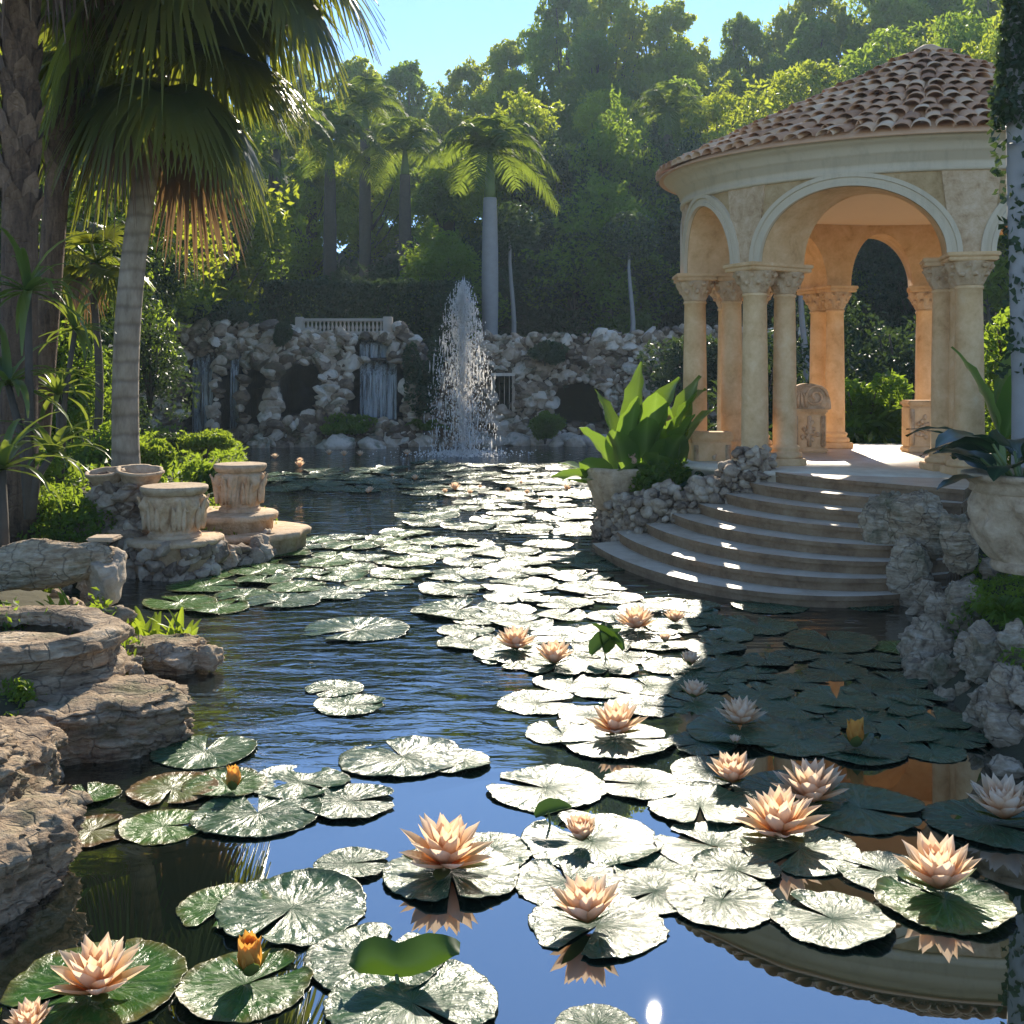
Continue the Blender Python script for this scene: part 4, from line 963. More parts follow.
# tall dark trees on the left bank behind the fan palms
for px, d_, ty in ((-30, 27, -60), (40, 30, -30), (-90, 22, -80), (95, 34, 60), (150, 40, 100), (205, 44, 130), (165, 46, 60), (60, 25, 190), (110, 29, 215), (10, 21, 150)):
    place_tree('mid' if ty < 140 else 'dark', px, d_, ty, .95)
# royal palms
def royal(label, px, d, y_base, y_shaft, y_top, L, seed, group='royal palms on the slope'):
    x = (px-512)/F*d; z0 = CH-(y_base-HY)/F*d; zs = CH-(y_shaft-HY)/F*d; zt = CH-(y_top-HY)/F*d
    o = thing('royal_palm', label, 'palm', (x, d, z0), group); rng = np.random.default_rng(seed); h = zs-z0
    mb = MB(); add_lathe(mb, [(.36, -1.2), (.34, 0)]+[(.30+.05*math.sin(u*PI)-.04*u, h*u) for u in np.linspace(.05, 1, 16)], 16); mb.build('trunk', M['greybark' if seed == 1 else 'bark'], o)
    mb = MB(); add_lathe(mb, [(.24, h), (.22, h+.2*(zt-zs)), (.16, h+.6*(zt-zs)), (.1, zt-z0)], 12); mb.build('crownshaft', M['crownshaft'], o)
    mb = MB()
    for k in range(17): feather(mb, k*2.4+rng.normal(0, .15), math.radians(80-k*4.6+rng.normal(0, 4)), L*rng.uniform(.95, 1.2), rng, 0, 46, .075, .95, 1.25)
    q = mb.build('fronds', M['royal'], o, smooth=False); q.location = (0, 0, zt-z0)
royal('pale royal palm with smooth grey trunk, alone behind the wall right of the fountain', 490, 43.5, 345, 198, 152, 3.4, 1)
royal('royal palm half hidden in the trees left of centre, under the sky gap', 405, 56, 330, 175, 150, 3.6, 2)
royal('royal palm in the trees above the rock grotto', 330, 54, 320, 170, 140, 3.4, 3)
royal('leftmost royal palm, beyond the grotto and beside the fan palm fronds', 275, 50, 330, 150, 118, 3.2, 4)
for k, (px, d_, yb, ys, yt, L_) in enumerate([(232, 46, 330, 190, 168, 2.9), (365, 60, 330, 130, 108, 3.6), (312, 64, 330, 200, 182, 3.4), (448, 62, 330, 215, 200, 3.2), (668, 62, 330, 135, 112, 3.6)]):
    royal(['short dark-trunked palm just above the left end of the grotto', 'taller dark-trunked palm near the sky gap, left of centre', 'dark-trunked palm low among the trees above the balustrade', 'small dark-trunked palm just left of the lone royal palm', 'dark-trunked palm high in the trees just left of the pavilion roof'][k], px, d_, yb, ys, yt, L_, 20+k)
# slim bare trunks in the shade
for k, (px, d_, yb, yt, lab) in enumerate([(512, 46, 345, 240, 'thin pale trunk just right of the royal palm'), (631, 46, 340, 250, 'thin forked trunk near the wall end'), (804, 30, 400, 275, 'slim grey trunk seen between two pavilion columns')]):
    o = thing('slim_tree', lab, 'tree', wd(px, yb, d_)); h = (yb-yt)/F*d_; mb = MB(); add_tube(mb, [(.09*math.sin(q*.9), 0, -.8+(h+.8)*q/6) for q in range(7)], [.13-.012*q for q in range(7)], 8); mb.build('trunk', M['greybark'], o)
    mb = MB(); rr = np.random.default_rng(90+k); add_leaves(mb, clump_points(rr, np.array([0, 0, h+.6]), 1.3, 900, .3), .26, rr); mb.build('crown', M['leaf_c'], o, smooth=False)
# clipped hedge and dark shrubs above the grotto
rng = np.random.default_rng(75)
hd = thing('clipped_hedge', 'long dark clipped hedge behind the balustrade', 'hedge', (0, 0, 0)); mb = MB()
x0, x1, d_ = px2x(262, 42), px2x(470, 42), 42.5; zt = CH-(284-HY)/F*42
n = 16000; P_ = np.c_[rng.uniform(x0, x1, n), d_+rng.uniform(-.9, .9, n), rng.uniform(2.6, zt, n)]; f = rng.integers(0, 2, n); P_[f == 0, 1] = d_-.9+rng.normal(0, .06, (f == 0).sum()); P_[f == 1, 2] = np.where(rng.random((f == 1).sum()) < .5, zt+rng.normal(0, .07, (f == 1).sum()), P_[f == 1, 2])
add_leaves(mb, P_, .2, rng); mb.build('foliage', M['leaf_c'], hd, smooth=False)
mb = MB(); 
for k in range(14): add_tube(mb, [(x0+.5+k*(x1-x0-1)/13, d_, 2.4), (x0+.5+k*(x1-x0-1)/13, d_, zt-.4)], [.07, .04], 5)
mb.build('stem', M['bark'], hd)
def bsh(name, label, px, py_base, d_, w_px, h_px, n, ls, seed, mat, group=None, cat='shrub'):
    b = wd(px, py_base, d_); return bush(name, label, cat, b, w_px*d_/F/2, h_px*d_/F, n, ls, seed, mat, group)
for k, (px, pb, d_, w, h, mt, lab) in enumerate([
    (422, 420, 37.2, 48, 100, 'leaf_c', 'dark shrub spilling down the rocks just left of the fountain'),
    (146, 380, 35.5, 46, 80, 'leaf_c', 'dark shrub covering the left end of the rock grotto'),
    (225, 334, 38.6, 95, 34, 'leaf_c', 'leafy creeper along the top of the rock grotto'),
    (283, 345, 37.4, 18, 26, 'leaf_c', 'trailing creeper left of the balustrade'),
    (545, 360, 38.1, 44, 20, 'leaf_c', 'dark creeper hanging over the wall between window and arch'),
    (545, 438, 36.6, 40, 26, 'leaf_a', 'low fern clump at the foot of the far wall'),
    (345, 432, 36.6, 60, 20, 'leaf_a', 'low plant on the rocks between two caves'),
    (450, 350, 41, 60, 70, 'leaf_c', 'dark rounded shrub beyond the end of the balustrade'),
    (165, 455, 24, 60, 24, 'leaf_c', 'dark low shrub on the left bank before the grotto'),
    (205, 452, 23, 62, 22, 'leaf_d', 'bright yellow-green low shrub on the left bank near the grotto'),
    (150, 484, 17.6, 50, 46, 'leaf_d', 'bright leafy shrub right of the pale palm trunk'),
    (215, 500, 17.2, 66, 40, 'leaf_a', 'mossy green shrub behind the farther pedestal'),
    (100, 478, 18.5, 90, 60, 'leaf_a', 'leafy shrub at the foot of the pale palm trunk'),
    (70, 440, 19.5, 90, 130, 'leaf_a', 'tall leafy shrub behind the dark palm trunks'),
    (150, 400, 24, 90, 110, 'leaf_c', 'tall dark shrub behind the pale palm trunk'),
    (105, 365, 27, 90, 120, 'leaf_a', 'high green thicket shrub left of the pale palm trunk'),
    (60, 545, 13.2, 100, 62, 'leaf_a', 'mid green shrub on the left bank beside the rubble pillar'),
    (18, 600, 11.6, 80, 56, 'leaf_d', 'light green ferny shrub at the left edge above the clay trough'),
    (28, 500, 14.6, 100, 66, 'leaf_a', 'feathery green shrub at the foot of the leftmost palm'),
    (14, 770, 7.0, 56, 100, 'leaf_d', 'bright yellow-green shrub at the left edge beside the flat ledge'),
    ]): bsh('shrub', lab, px, pb, d_, w, h, 2600 if d_ > 20 else 3000, (.19 if d_ > 30 else .12 if d_ > 16 else .075 if d_ > 10 else .045), 800+k, M[mt])
# understorey seen through and beside the pavilion
for k, (px, pb, d_, w, h, mt, lab) in enumerate([
    (760, 452, 26, 120, 120, 'leaf_c', 'dark shrub seen between the two left pavilion columns'),
    (862, 455, 25, 110, 90, 'leaf_a', 'leafy shrub filling the middle back arch of the pavilion'),
    (905, 440, 29, 130, 150, 'leaf_c', 'tall dark shrub beyond the back of the pavilion'),
    (820, 420, 32, 150, 150, 'leaf_c', 'tall dark thicket shrub behind the carved bench'),
    (735, 430, 22.5, 34, 70, 'leaf_d', 'bright green shrub glimpsed beside the left pavilion column'),
    (1010, 440, 24, 130, 180, 'leaf_a', 'tall shrub behind the right pavilion column'),
    (690, 400, 34, 110, 70, 'leaf_c', 'dark shrub behind the left pavilion column, before the wall'),
    (1040, 520, 13, 110, 180, 'leaf_a', 'large shrub at the right edge behind the urn')]):
    bsh('shrub', lab, px, pb, d_, w, h, 3600, .2 if d_ > 20 else .1, 840+k, M[mt])
# fern fronds beyond the middle arch
def fern(name, label, loc, n, L, seed, mat, cat='fern', group=None):
    rng = np.random.default_rng(seed); o = thing(name, label, cat, loc, group); mb = MB()
    for k in range(n): feather(mb, k*2.4+rng.normal(0, .2), math.radians(rng.uniform(35, 75)), L*rng.uniform(.7, 1.1), rng, 0, 24, L*.035, L*.2, 1.0)
    mb.build('fronds', mat, o, smooth=False); mb = MB(); add_lathe(mb, [(.05*L, -.1), (.07*L, .05), (.001, .12)], 8); mb.build('root', M['bark'], o); return o
fern('tall_fern', 'arching fern beyond the middle back arch of the pavilion', wd(880, 445, 24.5), 16, 1.9, 1, M['royal'])
fern('tall_fern', 'large arching fern behind the carved bench and back columns', wd(845, 430, 27), 14, 2.2, 2, M['royal'])
fern('fern', 'bright green fern in the rocks of the right bank below the urn', (wd(1004, 622, 9.0)), 22, .48, 3, M['leaf_d'])
fern('fern', 'fern with long arching fronds on the rocks left of the far wall arch', wd(542, 434, 36.8), 14, .95, 4, M['royal'])
fern('fern', 'fern at the right end of the far grotto, beside the fountain', wd(425, 432, 36.8), 14, 1.2, 5, M['royal'])
fern('fern', 'fern between the rubble wall and the canna planter', (2.35, 15.75, .72), 26, .62, 6, M['leaf_a'])
fern('fern', 'dark fern drooping over the rubble wall left of the steps', (2.75, 15.3, .8), 26, .6, 7, M['leaf_c'])

# ------------------------------------------------------------------ fan palms on the left bank
def scaly_trunk(mb, pts, radii, rng, scale_from=.0, nsc=260):
    add_tube(mb, pts, radii, 20); pts = np.array(pts); radii = np.array(radii); m = len(pts)
    for k in range(nsc):
        u = scale_from+(1-scale_from)*(k/nsc); q = u*(m-1); i0 = min(int(q), m-2); f = q-i0; c = pts[i0]*(1-f)+pts[i0+1]*f; r = radii[i0]*(1-f)+radii[i0+1]*f
        a = k*2.4; out = np.array([math.cos(a), math.sin(a), 0]); sd = np.array([-math.sin(a), math.cos(a), 0]); b = c+out*r*.92; h = r*1.5; w = r*.55
        V = [b-sd*w, b+sd*w, b+sd*w*.9+out*r*.22+[0, 0, h*.6], b-sd*w*.9+out*r*.22+[0, 0, h*.6], b+out*r*.5+[0, 0, h]+sd*.1*w, b+out*r*.1+[0, 0, h*.5]]
        mb.add(V, [[0, 1, 2, 3], [3, 2, 4]])
pA = thing('fan_palm', 'leftmost fan palm with a thick dark trunk of old leaf bases', 'palm', wd(18, 515, 13)); hA = (515+260)/F*13
mb = MB(); rg = np.random.default_rng(1); pts = [(.05*math.sin(u*2)-.03*u, 0, -.3+(hA+.3)*u) for u in np.linspace(0, 1, 12)]; scaly_trunk(mb, pts, [.215-.03*u+.04*math.exp(-u*14) for u in np.linspace(0, 1, 12)], rg, .40, 110); mb.build('trunk', M['bark_dark'], pA)
fan_crown('fronds', [M['frond'], M['frond_dry']], pA, 34, 5, 1.5, 1.25, 70, -60, .6, .12, (0, 0, hA+.1))
m, nt, p, out = newmat('pale ringed palm bark'); M['bark_pale'] = m
g = N(nt, 'ShaderNodeNewGeometry'); pos = g.outputs['Position']; wv = N(nt, 'ShaderNodeTexWave', bands_direction='Z'); wv.inputs['Scale'].default_value = 1.15; wv.inputs['Distortion'].default_value = 1.6; wv.inputs['Detail'].default_value = 3; wv.inputs['Detail Scale'].default_value = 2
nt.links.new(pos, wv.inputs[0]); rings = math_(nt, 'POWER', wv.outputs[1], 5.0); nz = noise(nt, mapping(nt, pos, (6, 6, 2)), 1, 6, .7)
nt.links.new(mixc(nt, ramp(nt, nz, [(.3, (.2, .15, .1)), (.55, (.34, .27, .19)), (.75, (.45, .38, .29))]), (.13, .09, .06), math_(nt, 'MULTIPLY', rings, .5)), p.inputs['Base Color']); p.inputs['Roughness'].default_value = .85
bump(nt, math_(nt, 'SUBTRACT', nz, math_(nt, 'MULTIPLY', rings, .8)), .6, .02, p)
b = wd(126, 470, 16.5); t_ = wd(150, 150, 16.5); t2 = wd(158, 60, 16.5)
pB = thing('fan_palm', 'fan palm with a smooth pale ringed trunk leaning right beside the carved pedestals', 'palm', b)
mb = MB(); pts = [(0, 0, -.5), (0, 0, 0)]+[tuple(np.array((t_-b)[:])*u+np.array([-.14*math.sin(u*PI), 0, 0])) for u in np.linspace(.08, 1, 12)]+[tuple((t2-b)[:])]
add_tube(mb, pts, [.25, .215]+[.2-.025*u for u in np.linspace(.08, 1, 12)]+[.2], 24); mb.build('trunk', M['bark_pale'], pB)
fan_crown('fronds', [M['frond'], M['frond_dry']], pB, 34, 6, 1.3, 1.1, 75, -52, .55, .04, tuple((t2-b)[:]))
b = wd(37, 452, 16); t_ = wd(62, 120, 16); t2 = wd(205, -95, 15)
pC = thing('fan_palm', 'slimmer dark fan palm between the leftmost trunk and the pale leaning trunk', 'palm', b)
mb = MB(); pts = [(0, 0, -.5)]+[tuple(np.array((t_-b)[:])*u) for u in np.linspace(0, 1, 8)]+[tuple(np.array((t_-b)[:])*(1-u)+np.array((t2-b)[:])*u+np.array([0, 0, .5*math.sin(u*PI)])) for u in (.35, .7, 1)]
scaly_trunk(mb, pts, [.2]+[.17]*8+[.16, .15, .14], np.random.default_rng(3), .6, 70); mb.build('trunk', M['bark_dark'], pC)
fan_crown('fronds', [M['frond'], M['frond_dry']], pC, 30, 7, 1.5, 1.3, 75, -50, .5, .0, tuple((t2-b)[:]))
b = wd(97, 440, 19); t2 = wd(96, 262, 19)
pD = thing('young_palm', 'young fan palm with a very thin trunk left of the pale leaning palm', 'palm', b)
mb = MB(); pts = [tuple(np.array((t2-b)[:])*u+np.array([.05*math.sin(u*5), 0, 0])) for u in np.linspace(0, 1, 9)]; add_tube(mb, pts, [.075-.02*u for u in np.linspace(0, 1, 9)], 8); mb.build('trunk', M['bark'], pD)
fan_crown('fronds', [M['frond'], M['frond_dry']], pD, 16, 8, .62, .5, 70, -50, .4, .1, tuple((t2-b)[:]), 26)
# strap-leaved plants in front of the leftmost trunk
for k, (px, pb, d_, heads, lab) in enumerate([
    (30, 500, 11.8, ((28, 292, 26, 1.0), (8, 385, 22, .9), (52, 455, 20, .7)), 'tall strap-leaved dracaena in front of the leftmost palm trunk'),
    (60, 470, 15.5, ((58, 395, 24, .9), (75, 330, 18, .8)), 'strap-leaved dracaena between the two dark trunks and the pale palm'),
    (4, 560, 10.2, ((2, 470, 24, .8),), 'low strap-leaved plant at the left edge under the dracaena')]):
    b = wd(px, pb, d_); o = thing('dracaena', lab, 'plant', b); rg = np.random.default_rng(900+k); mb = MB(); ms_ = MB()
    for hx, hy, n, L in heads:
        c = np.array((wd(hx, hy, d_)-b)[:]); strap_head(mb, c, n, L, .07, rg); add_tube(ms_, [(0, 0, -.2), c*[.3, .3, .5], c], [.06, .045, .035], 6)
    mb.build('leaves', M['strap'], o); ms_.build('stem', M['bark'], o)
# blades at the water by the basin
def blades(label, loc, n, L, Wd, seed, spread, mat='leaf_d'):
    rg = np.random.default_rng(seed); o = thing('water_iris', label, 'plant', loc); mb = MB()
    for k in range(n): blade(mb, (rg.uniform(-1, 1)*spread[0], rg.uniform(-1, 1)*spread[1], -.05), rg.uniform(0, 6.28), rg.uniform(.9, 1.5), L*rng.uniform(.6, 1.1), Wd, rg, 0, .7, .3, 6, -.3)
    mb.build('leaves', M[mat], o); mb = MB(); add_lathe(mb, [(spread[0]*.7, -.1), (spread[0]*.5, .02), (.001, .03)], 10); mb.build('root_mat', M['ground'], o)
b = wp(165, 642); blades('bright green iris blades standing in the water behind the dark rock', (b.x, b.y, 0), 26, .38, .06, 1, (.3, .1))
b = wp(118, 636, .05); blades('broad bright green blades beside the rim of the stone basin', (b.x, b.y, .05), 22, .36, .09, 2, (.22, .12))
b = wp(66, 614, .3); blades('small tuft of reddish-tipped blades at the end of the clay trough', (b.x, b.y, .25), 14, .34, .035, 3, (.08, .05))
b = wp(193, 532, .4); blades('small upright blade tuft right of the nearer pedestal', (b.x, b.y, .35), 5, .2, .04, 4, (.03, .03))
# canna in the clay planter
o = thing('canna', 'large bright canna with broad upright leaves growing from the clay planter', 'plant', (1.65, 16.1, .98)); rg = np.random.default_rng(911); mb = MB(); ms_ = MB()
for k, (az, el, L, Wd, dx, dz) in enumerate([(2.2, 1.35, 1.25, .34, -.1, .35), (1.2, 1.5, 1.45, .36, .15, .5), (.3, 1.4, 1.35, .42, .35, .4), (.1, 1.25, 1.2, .46, .6, .45), (-.4, 1.2, 1.1, .40, .75, .3), (2.8, 1.15, 1.0, .3, -.1, .1), (-1.6, 1.3, 1.0, .36, .3, .2), (-1.2, 1.1, .95, .36, .55, .1), (3.3, .7, .85, .24, -.25, .0), (-2.4, .8, .8, .26, -.2, 0), (-1.9, .7, .75, .28, .1, 0), (3.0, .35, .9, .14, -.2, .05), (-2.8, .4, .85, .16, -.15, .0), (-.8, .8, .8, .3, .6, -.1), (1.9, 1.3, 1.1, .3, .5, .3), (-1.4, 1.35, 1.2, .3, .05, .3), (-1.5, 1.45, 1.15, .4, .4, .35), (-1.0, 1.3, 1.05, .42, .7, .2), (-2.0, 1.2, .9, .34, .0, .15), (.6, 1.45, 1.3, .4, .8, .45), (-1.7, 1.0, .8, .36, .5, .0)]):
    blade(mb, (dx, 0, dz-.25), az, el, L, Wd*1.6, rg, 0, .6, .3, 10, .08, rg.normal(0, .5)); add_tube(ms_, [(dx*.3, 0, -.05), (dx, 0, dz-.22)], [.025, .018], 5)
mb.build('leaves', M['canna'], o, attr=True); ms_.build('stalk', M['crownshaft'], o)
mb = MB()
for p_ in ((-.1, -.1, .45), (.25, -.05, .62), (.62, -.1, .8), (.1, -.2, .2)):
    add_leaves(mb, np.array(p_)+rg.normal(0, .035, (16, 3)), .1, rg, 0, -.4)
mb.build('blossom', leaf_mat('canna blossom', (.6, .33, .2), (.7, .48, .34), .4, (.8, .5, .3)), o)
bsh('shrub', 'dark leafy filler shrub around the base of the canna', 660, 520, 15.9, 95, 66, 3600, .11, 860, M['leaf_a'])
# dark glossy plant in the carved urn
o = thing('elephant_ear', 'dark glossy broad-leaved plant growing out of the carved urn', 'plant', (4.2, 9.05, 1.52)); rg = np.random.default_rng(912); mb = MB(); ms_ = MB()
for k in range(20):
    az = k*2.4+.3; el = rg.uniform(.25, 1.0); r0 = rg.uniform(.1, .35); c = (r0*math.cos(az), r0*math.sin(az), rg.uniform(.05, .38)); blade(mb, c, az, el*.7, rg.uniform(.45, .72), rg.uniform(.2, .3), rg, 0, 1.1, .12, 9, .02, rg.normal(0, .35)); add_tube(ms_, [(0, 0, -.1), c], [.02, .012], 5)
blade(mb, (-.3, -.05, .25), PI, .45, .7, .2, rg, 0, .5, .1, 9, .02); blade(mb, (-.25, -.1, .05), PI+.3, .1, .6, .2, rg, 0, .7, .1, 9, .02)
mb.build('leaves', M['alocasia'], o, attr=True); ms_.build('stalk', M['crownshaft'], o)
o = thing('banana_plant', 'banana plant with one huge upright leaf behind the right pavilion column', 'plant', wd(1000, 470, 12.5)); rg = np.random.default_rng(913); mb = MB(); ms_ = MB()
for az, el, L, Wd in ((.2, 1.5, 1.75, .5), (PI, 1.3, 1.3, .4), (-1.2, 1.2, 1.4, .42), (.9, 1.1, 1.6, .45)): blade(mb, (.02, 0, .25), az, el, L, Wd, rg, 0, .5, .2, 12, .12, rg.normal(0, .4))
mb.build('leaves', M['canna'], o, attr=True); add_tube(ms_, [(0, 0, -.5), (0, 0, .35)], [.09, .06], 8); ms_.build('stalk', M['crownshaft'], o)
# ivy-clad trunk at the right edge
o = thing('ivy_clad_tree', 'pale slim trunk wrapped in ivy at the right edge of the view', 'tree', wd(1020, 500, 11)); h = 500/F*11+2.5; mb = MB(); rg = np.random.default_rng(914)
add_tube(mb, [(.04*math.sin(k), 0, -1+(h+1)*k/8) for k in range(9)], [.12-.005*k for k in range(9)], 10); mb.build('trunk', M['greybark'], o)
mb = MB(); zz = rg.uniform(3.75, h, 5200); a = rg.uniform(0, 6.28, 5200); zz[:420] = rg.uniform(1.2, 3.8, 420); rr = .13+.09*rg.random(5200)+.07*np.sin(zz*2.1); add_leaves(mb, np.c_[rr*np.cos(a), rr*np.sin(a), zz], .085, rg, 0, .6, .8); mb.build('ivy', M['leaf_c'], o, smooth=False)
mb = MB(); 
for c in ((.2, .3, h-.3), (-.3, .6, h+.4), (.5, -.2, h+.7), (-.2, .8, h-1.0)): add_leaves(mb, clump_points(rg, np.array(c), .6, 420, .3), .13, rg)
mb.build('crown', M['leaf_b'], o, smooth=False)
# ground cover: uncountable leaf litter and ivy on the banks
def cover(label, polys, n, ls, seed, mat, hgt=.12):
    rg = np.random.default_rng(seed); mb = MB(); pts = []
    for poly in polys:
        P_ = np.array(poly, float); lo, hi = P_.min(0), P_.max(0); k = rg.uniform(lo, hi, (n*3, 2)); k = k[sdist(k, P_) < 0]
        k = k[sdist(k, POND) > .08]; k = k[fbm(np.c_[k*1.7, np.zeros(len(k))], seed, 3) > -.35][:n]
        pts.append(np.c_[k, gheight(k)+rg.uniform(.0, hgt, len(k))*(1+1.2*fbm(np.c_[k*1.1, np.zeros(len(k))], seed+2, 2))])
    add_leaves(mb, np.concatenate(pts), ls, rg, 0, -.2); return tag(mb.build('ground_cover', mat, smooth=False), label, 'ground cover', None, 'stuff')
cover('low leafy ground cover over the left bank', [[(-9, 8), (-2.2, 8), (-2.2, 17), (-9, 17)]], 16000, .075, 1, M['leaf_a'], .2)
cover('low green plants along the far left bank', [[(-16, 16), (-4, 16), (-4, 34), (-16, 36)]], 15000, .16, 2, M['leaf_a'], .3)
cover('dark trailing ivy over the right bank', [[(3.3, 5.5), (6.2, 5.5), (6.2, 12.6), (3.6, 12.6)], [(3.0, 0), (8, 0), (8, 5.5), (3.0, 5.5)]], 16000, .05, 3, M['leaf_a'], .16)
cover('bright low moss and leaves by the near left rocks', [[(-5, 2), (-2, 2), (-2, 8), (-5, 8)]], 6000, .04, 4, M['leaf_d'], .06)
cover('undergrowth on the wooded slope', [[(-40, 39.8), (40, 39.8), (70, 75), (-70, 75)]], 30000, .45, 5, M['leaf_c'], .5)
cover('undergrowth behind the pavilion', [[(4, 20), (22, 20), (22, 39), (6, 39)]], 14000, .22, 6, M['leaf_c'], .4)
# ------------------------------------------------------------------ air
m = bpy.data.materials.new('haze'); m.use_nodes = True; nt = m.node_tree; nt.nodes.remove(nt.nodes['Principled BSDF'])
v = N(nt, 'ShaderNodeVolumePrincipled'); v.inputs['Color'].default_value = (.62, .82, 1, 1); v.inputs['Density'].default_value = HAZE; v.inputs['Anisotropy'].default_value = .45
nt.links.new(v.outputs[0], nt.nodes['Material Output'].inputs['Volume'])
mb = MB(); add_box(mb, (-151, -41, -3), (151, 181, 42)); o = mb.build('haze', m, None, False); tag(o, kind='stuff'); o.display_type = 'WIRE'
# ------------------------------------------------------------------ water lilies
def pad_mat(name, c1, c2, c3, vein, brown=0.0, spec=.36):
    m, nt, p, out = newmat(name)
    tc = N(nt, 'ShaderNodeTexCoord'); ob = tc.outputs['Object']; oi = N(nt, 'ShaderNodeObjectInfo')
    s = N(nt, 'ShaderNodeSeparateXYZ'); nt.links.new(ob, s.inputs[0])
    an = math_(nt, 'ARCTAN2', s.outputs[1], s.outputs[0])
    wob = noise(nt, ob, 4, 3, .5)
    v = math_(nt, 'ABSOLUTE', math_(nt, 'SINE', math_(nt, 'ADD', math_(nt, 'MULTIPLY', an, 11.0), math_(nt, 'MULTIPLY', wob, 2.2))))
    rad = N(nt, 'ShaderNodeVectorMath', operation='LENGTH'); nt.links.new(ob, rad.inputs[0])
    vn = math_(nt, 'POWER', math_(nt, 'SUBTRACT', 1.0, v), 6.0)
    g = N(nt, 'ShaderNodeNewGeometry'); cv = N(nt, 'ShaderNodeCombineXYZ'); nt.links.new(math_(nt, 'MULTIPLY', an, 5.5), cv.inputs[0]); nt.links.new(math_(nt, 'MULTIPLY', rad.outputs['Value'], 3.5), cv.inputs[1]); nt.links.new(math_(nt, 'MULTIPLY', oi.outputs['Random'], 50), cv.inputs[2])
    nb = noise(nt, cv.outputs[0], 1.0, 5, .62, .6); nf = noise(nt, g.outputs['Position'], 16, 4, .6)
    col = ramp(nt, math_(nt, 'ADD', math_(nt, 'MULTIPLY', nb, .75), math_(nt, 'MULTIPLY', oi.outputs['Random'], .25)), [(.3, c1), (.5, c2), (.72, c3)])
    col = mixc(nt, col, vein, math_(nt, 'MULTIPLY', vn, .3))
    edge = math_(nt, 'MULTIPLY', math_(nt, 'SUBTRACT', math_(nt, 'ADD', rad.outputs['Value'], math_(nt, 'MULTIPLY', wob, .25)), 1.02-.25*brown), 5, True)
    col = mixc(nt, col, (.16, .075, .03), math_(nt, 'MULTIPLY', edge, .35+.5*brown))
    nt.links.new(col, p.inputs['Base Color'])
    nt.links.new(math_(nt, 'ADD', math_(nt, 'MULTIPLY', nb, .36), math_(nt, 'ADD', math_(nt, 'MULTIPLY', vn, .2), .06)), p.inputs['Roughness']); p.inputs['Specular IOR Level'].default_value = spec; p.inputs['IOR'].default_value = 1.5
    hh = math_(nt, 'ADD', math_(nt, 'ADD', math_(nt, 'MULTIPLY', v, .3), math_(nt, 'MULTIPLY', nb, 2.2)), math_(nt, 'MULTIPLY', nf, .6))
    bump(nt, hh, .45, .014, p); return m
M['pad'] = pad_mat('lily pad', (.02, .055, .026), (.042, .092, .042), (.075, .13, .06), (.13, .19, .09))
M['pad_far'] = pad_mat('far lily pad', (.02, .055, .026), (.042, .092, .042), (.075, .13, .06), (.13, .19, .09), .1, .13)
M['pad_warm'] = pad_mat('yellower green lily pad', (.025, .08, .012), (.05, .125, .02), (.085, .16, .03), (.15, .22, .06), .3, .3)  # pads with a yellower green leaf colour of their own
M['pad_brown'] = pad_mat('browning lily pad', (.09, .08, .03), (.13, .13, .04), (.1, .15, .04), (.24, .2, .08), .8, .4)
def pad_mesh(seed, mat, curl=.0, notch=.16, na=88):
    r = np.random.default_rng(seed); rs = np.array([0, .08, .2, .35, .5, .65, .8, .92, .985, 1.0, .99]); th = np.linspace(notch, 2*PI-notch, na); V = []
    k1, k2, p1, p2 = r.uniform(2, 5), r.uniform(5, 9), r.uniform(0, 6), r.uniform(0, 6)
    rim = 1+.025*np.sin(k1*th+p1)+.02*np.sin(k2*th+p2)+.012*r.normal(size=na); rim *= 1-.12*np.exp(-((th-notch)/.12)**2)-.12*np.exp(-((2*PI-notch-th)/.12)**2)
    for i, q in enumerate(rs):
        rr = q*(1+(rim-1)*q); z = .007*np.abs(np.sin(11*th+1.2*np.sin(3*th+p1)))*q*(1-q)*1.5+.03*q**6*np.maximum(0, np.sin(2.0*th+p2))*(1+curl*9)+.02*np.sin(3*th+p1)*q*q*.6+.018*(1-q)**2*-1
        z = z+(-.02 if i == len(rs)-1 else 0); 
        V.append(np.stack([rr*np.cos(th), rr*np.sin(th), z+.008], 1))
    V = np.concatenate(V); n = len(rs); i = np.arange(na-1)
    Fq = np.concatenate([np.stack([k*na+i, (k+1)*na+i, (k+1)*na+i+1, k*na+i+1], 1) for k in range(n-1)])
    V[:, 2] += .022*fbm(np.c_[V[:, :2]*4, np.full(len(V), seed)], seed, 3)
    mb = MB(); mb.add(V, Fq); return mb.mesh('lily_pad', mat)
PADM = {}
for nm in ('pad', 'pad_warm', 'pad_brown', 'pad_far'): PADM[nm] = [pad_mesh(10*k+3, M[nm], .3 if k % 2 else 0, .1+.05*(k % 3)) for k in range(5)]
rp = np.random.default_rng(81); npad = [0]
def pad(loc, r, label, group='lily pads on the pond', mt='pad', rz=None, tilt=.01):
    o = bpy.data.objects.new('lily_pad', PADM[mt][npad[0] % 5]); COL.objects.link(o); npad[0] += 1
    o.location = (loc[0], loc[1], .005+.0016*(npad[0] % 7)); o.scale = (r, r*rp.uniform(.93, 1.05), r*.75); o.rotation_euler = (rp.normal(0, tilt), rp.normal(0, tilt), rp.uniform(0, 6.28) if rz is None else rz)
    return tag(o, label, 'lily pad', group)
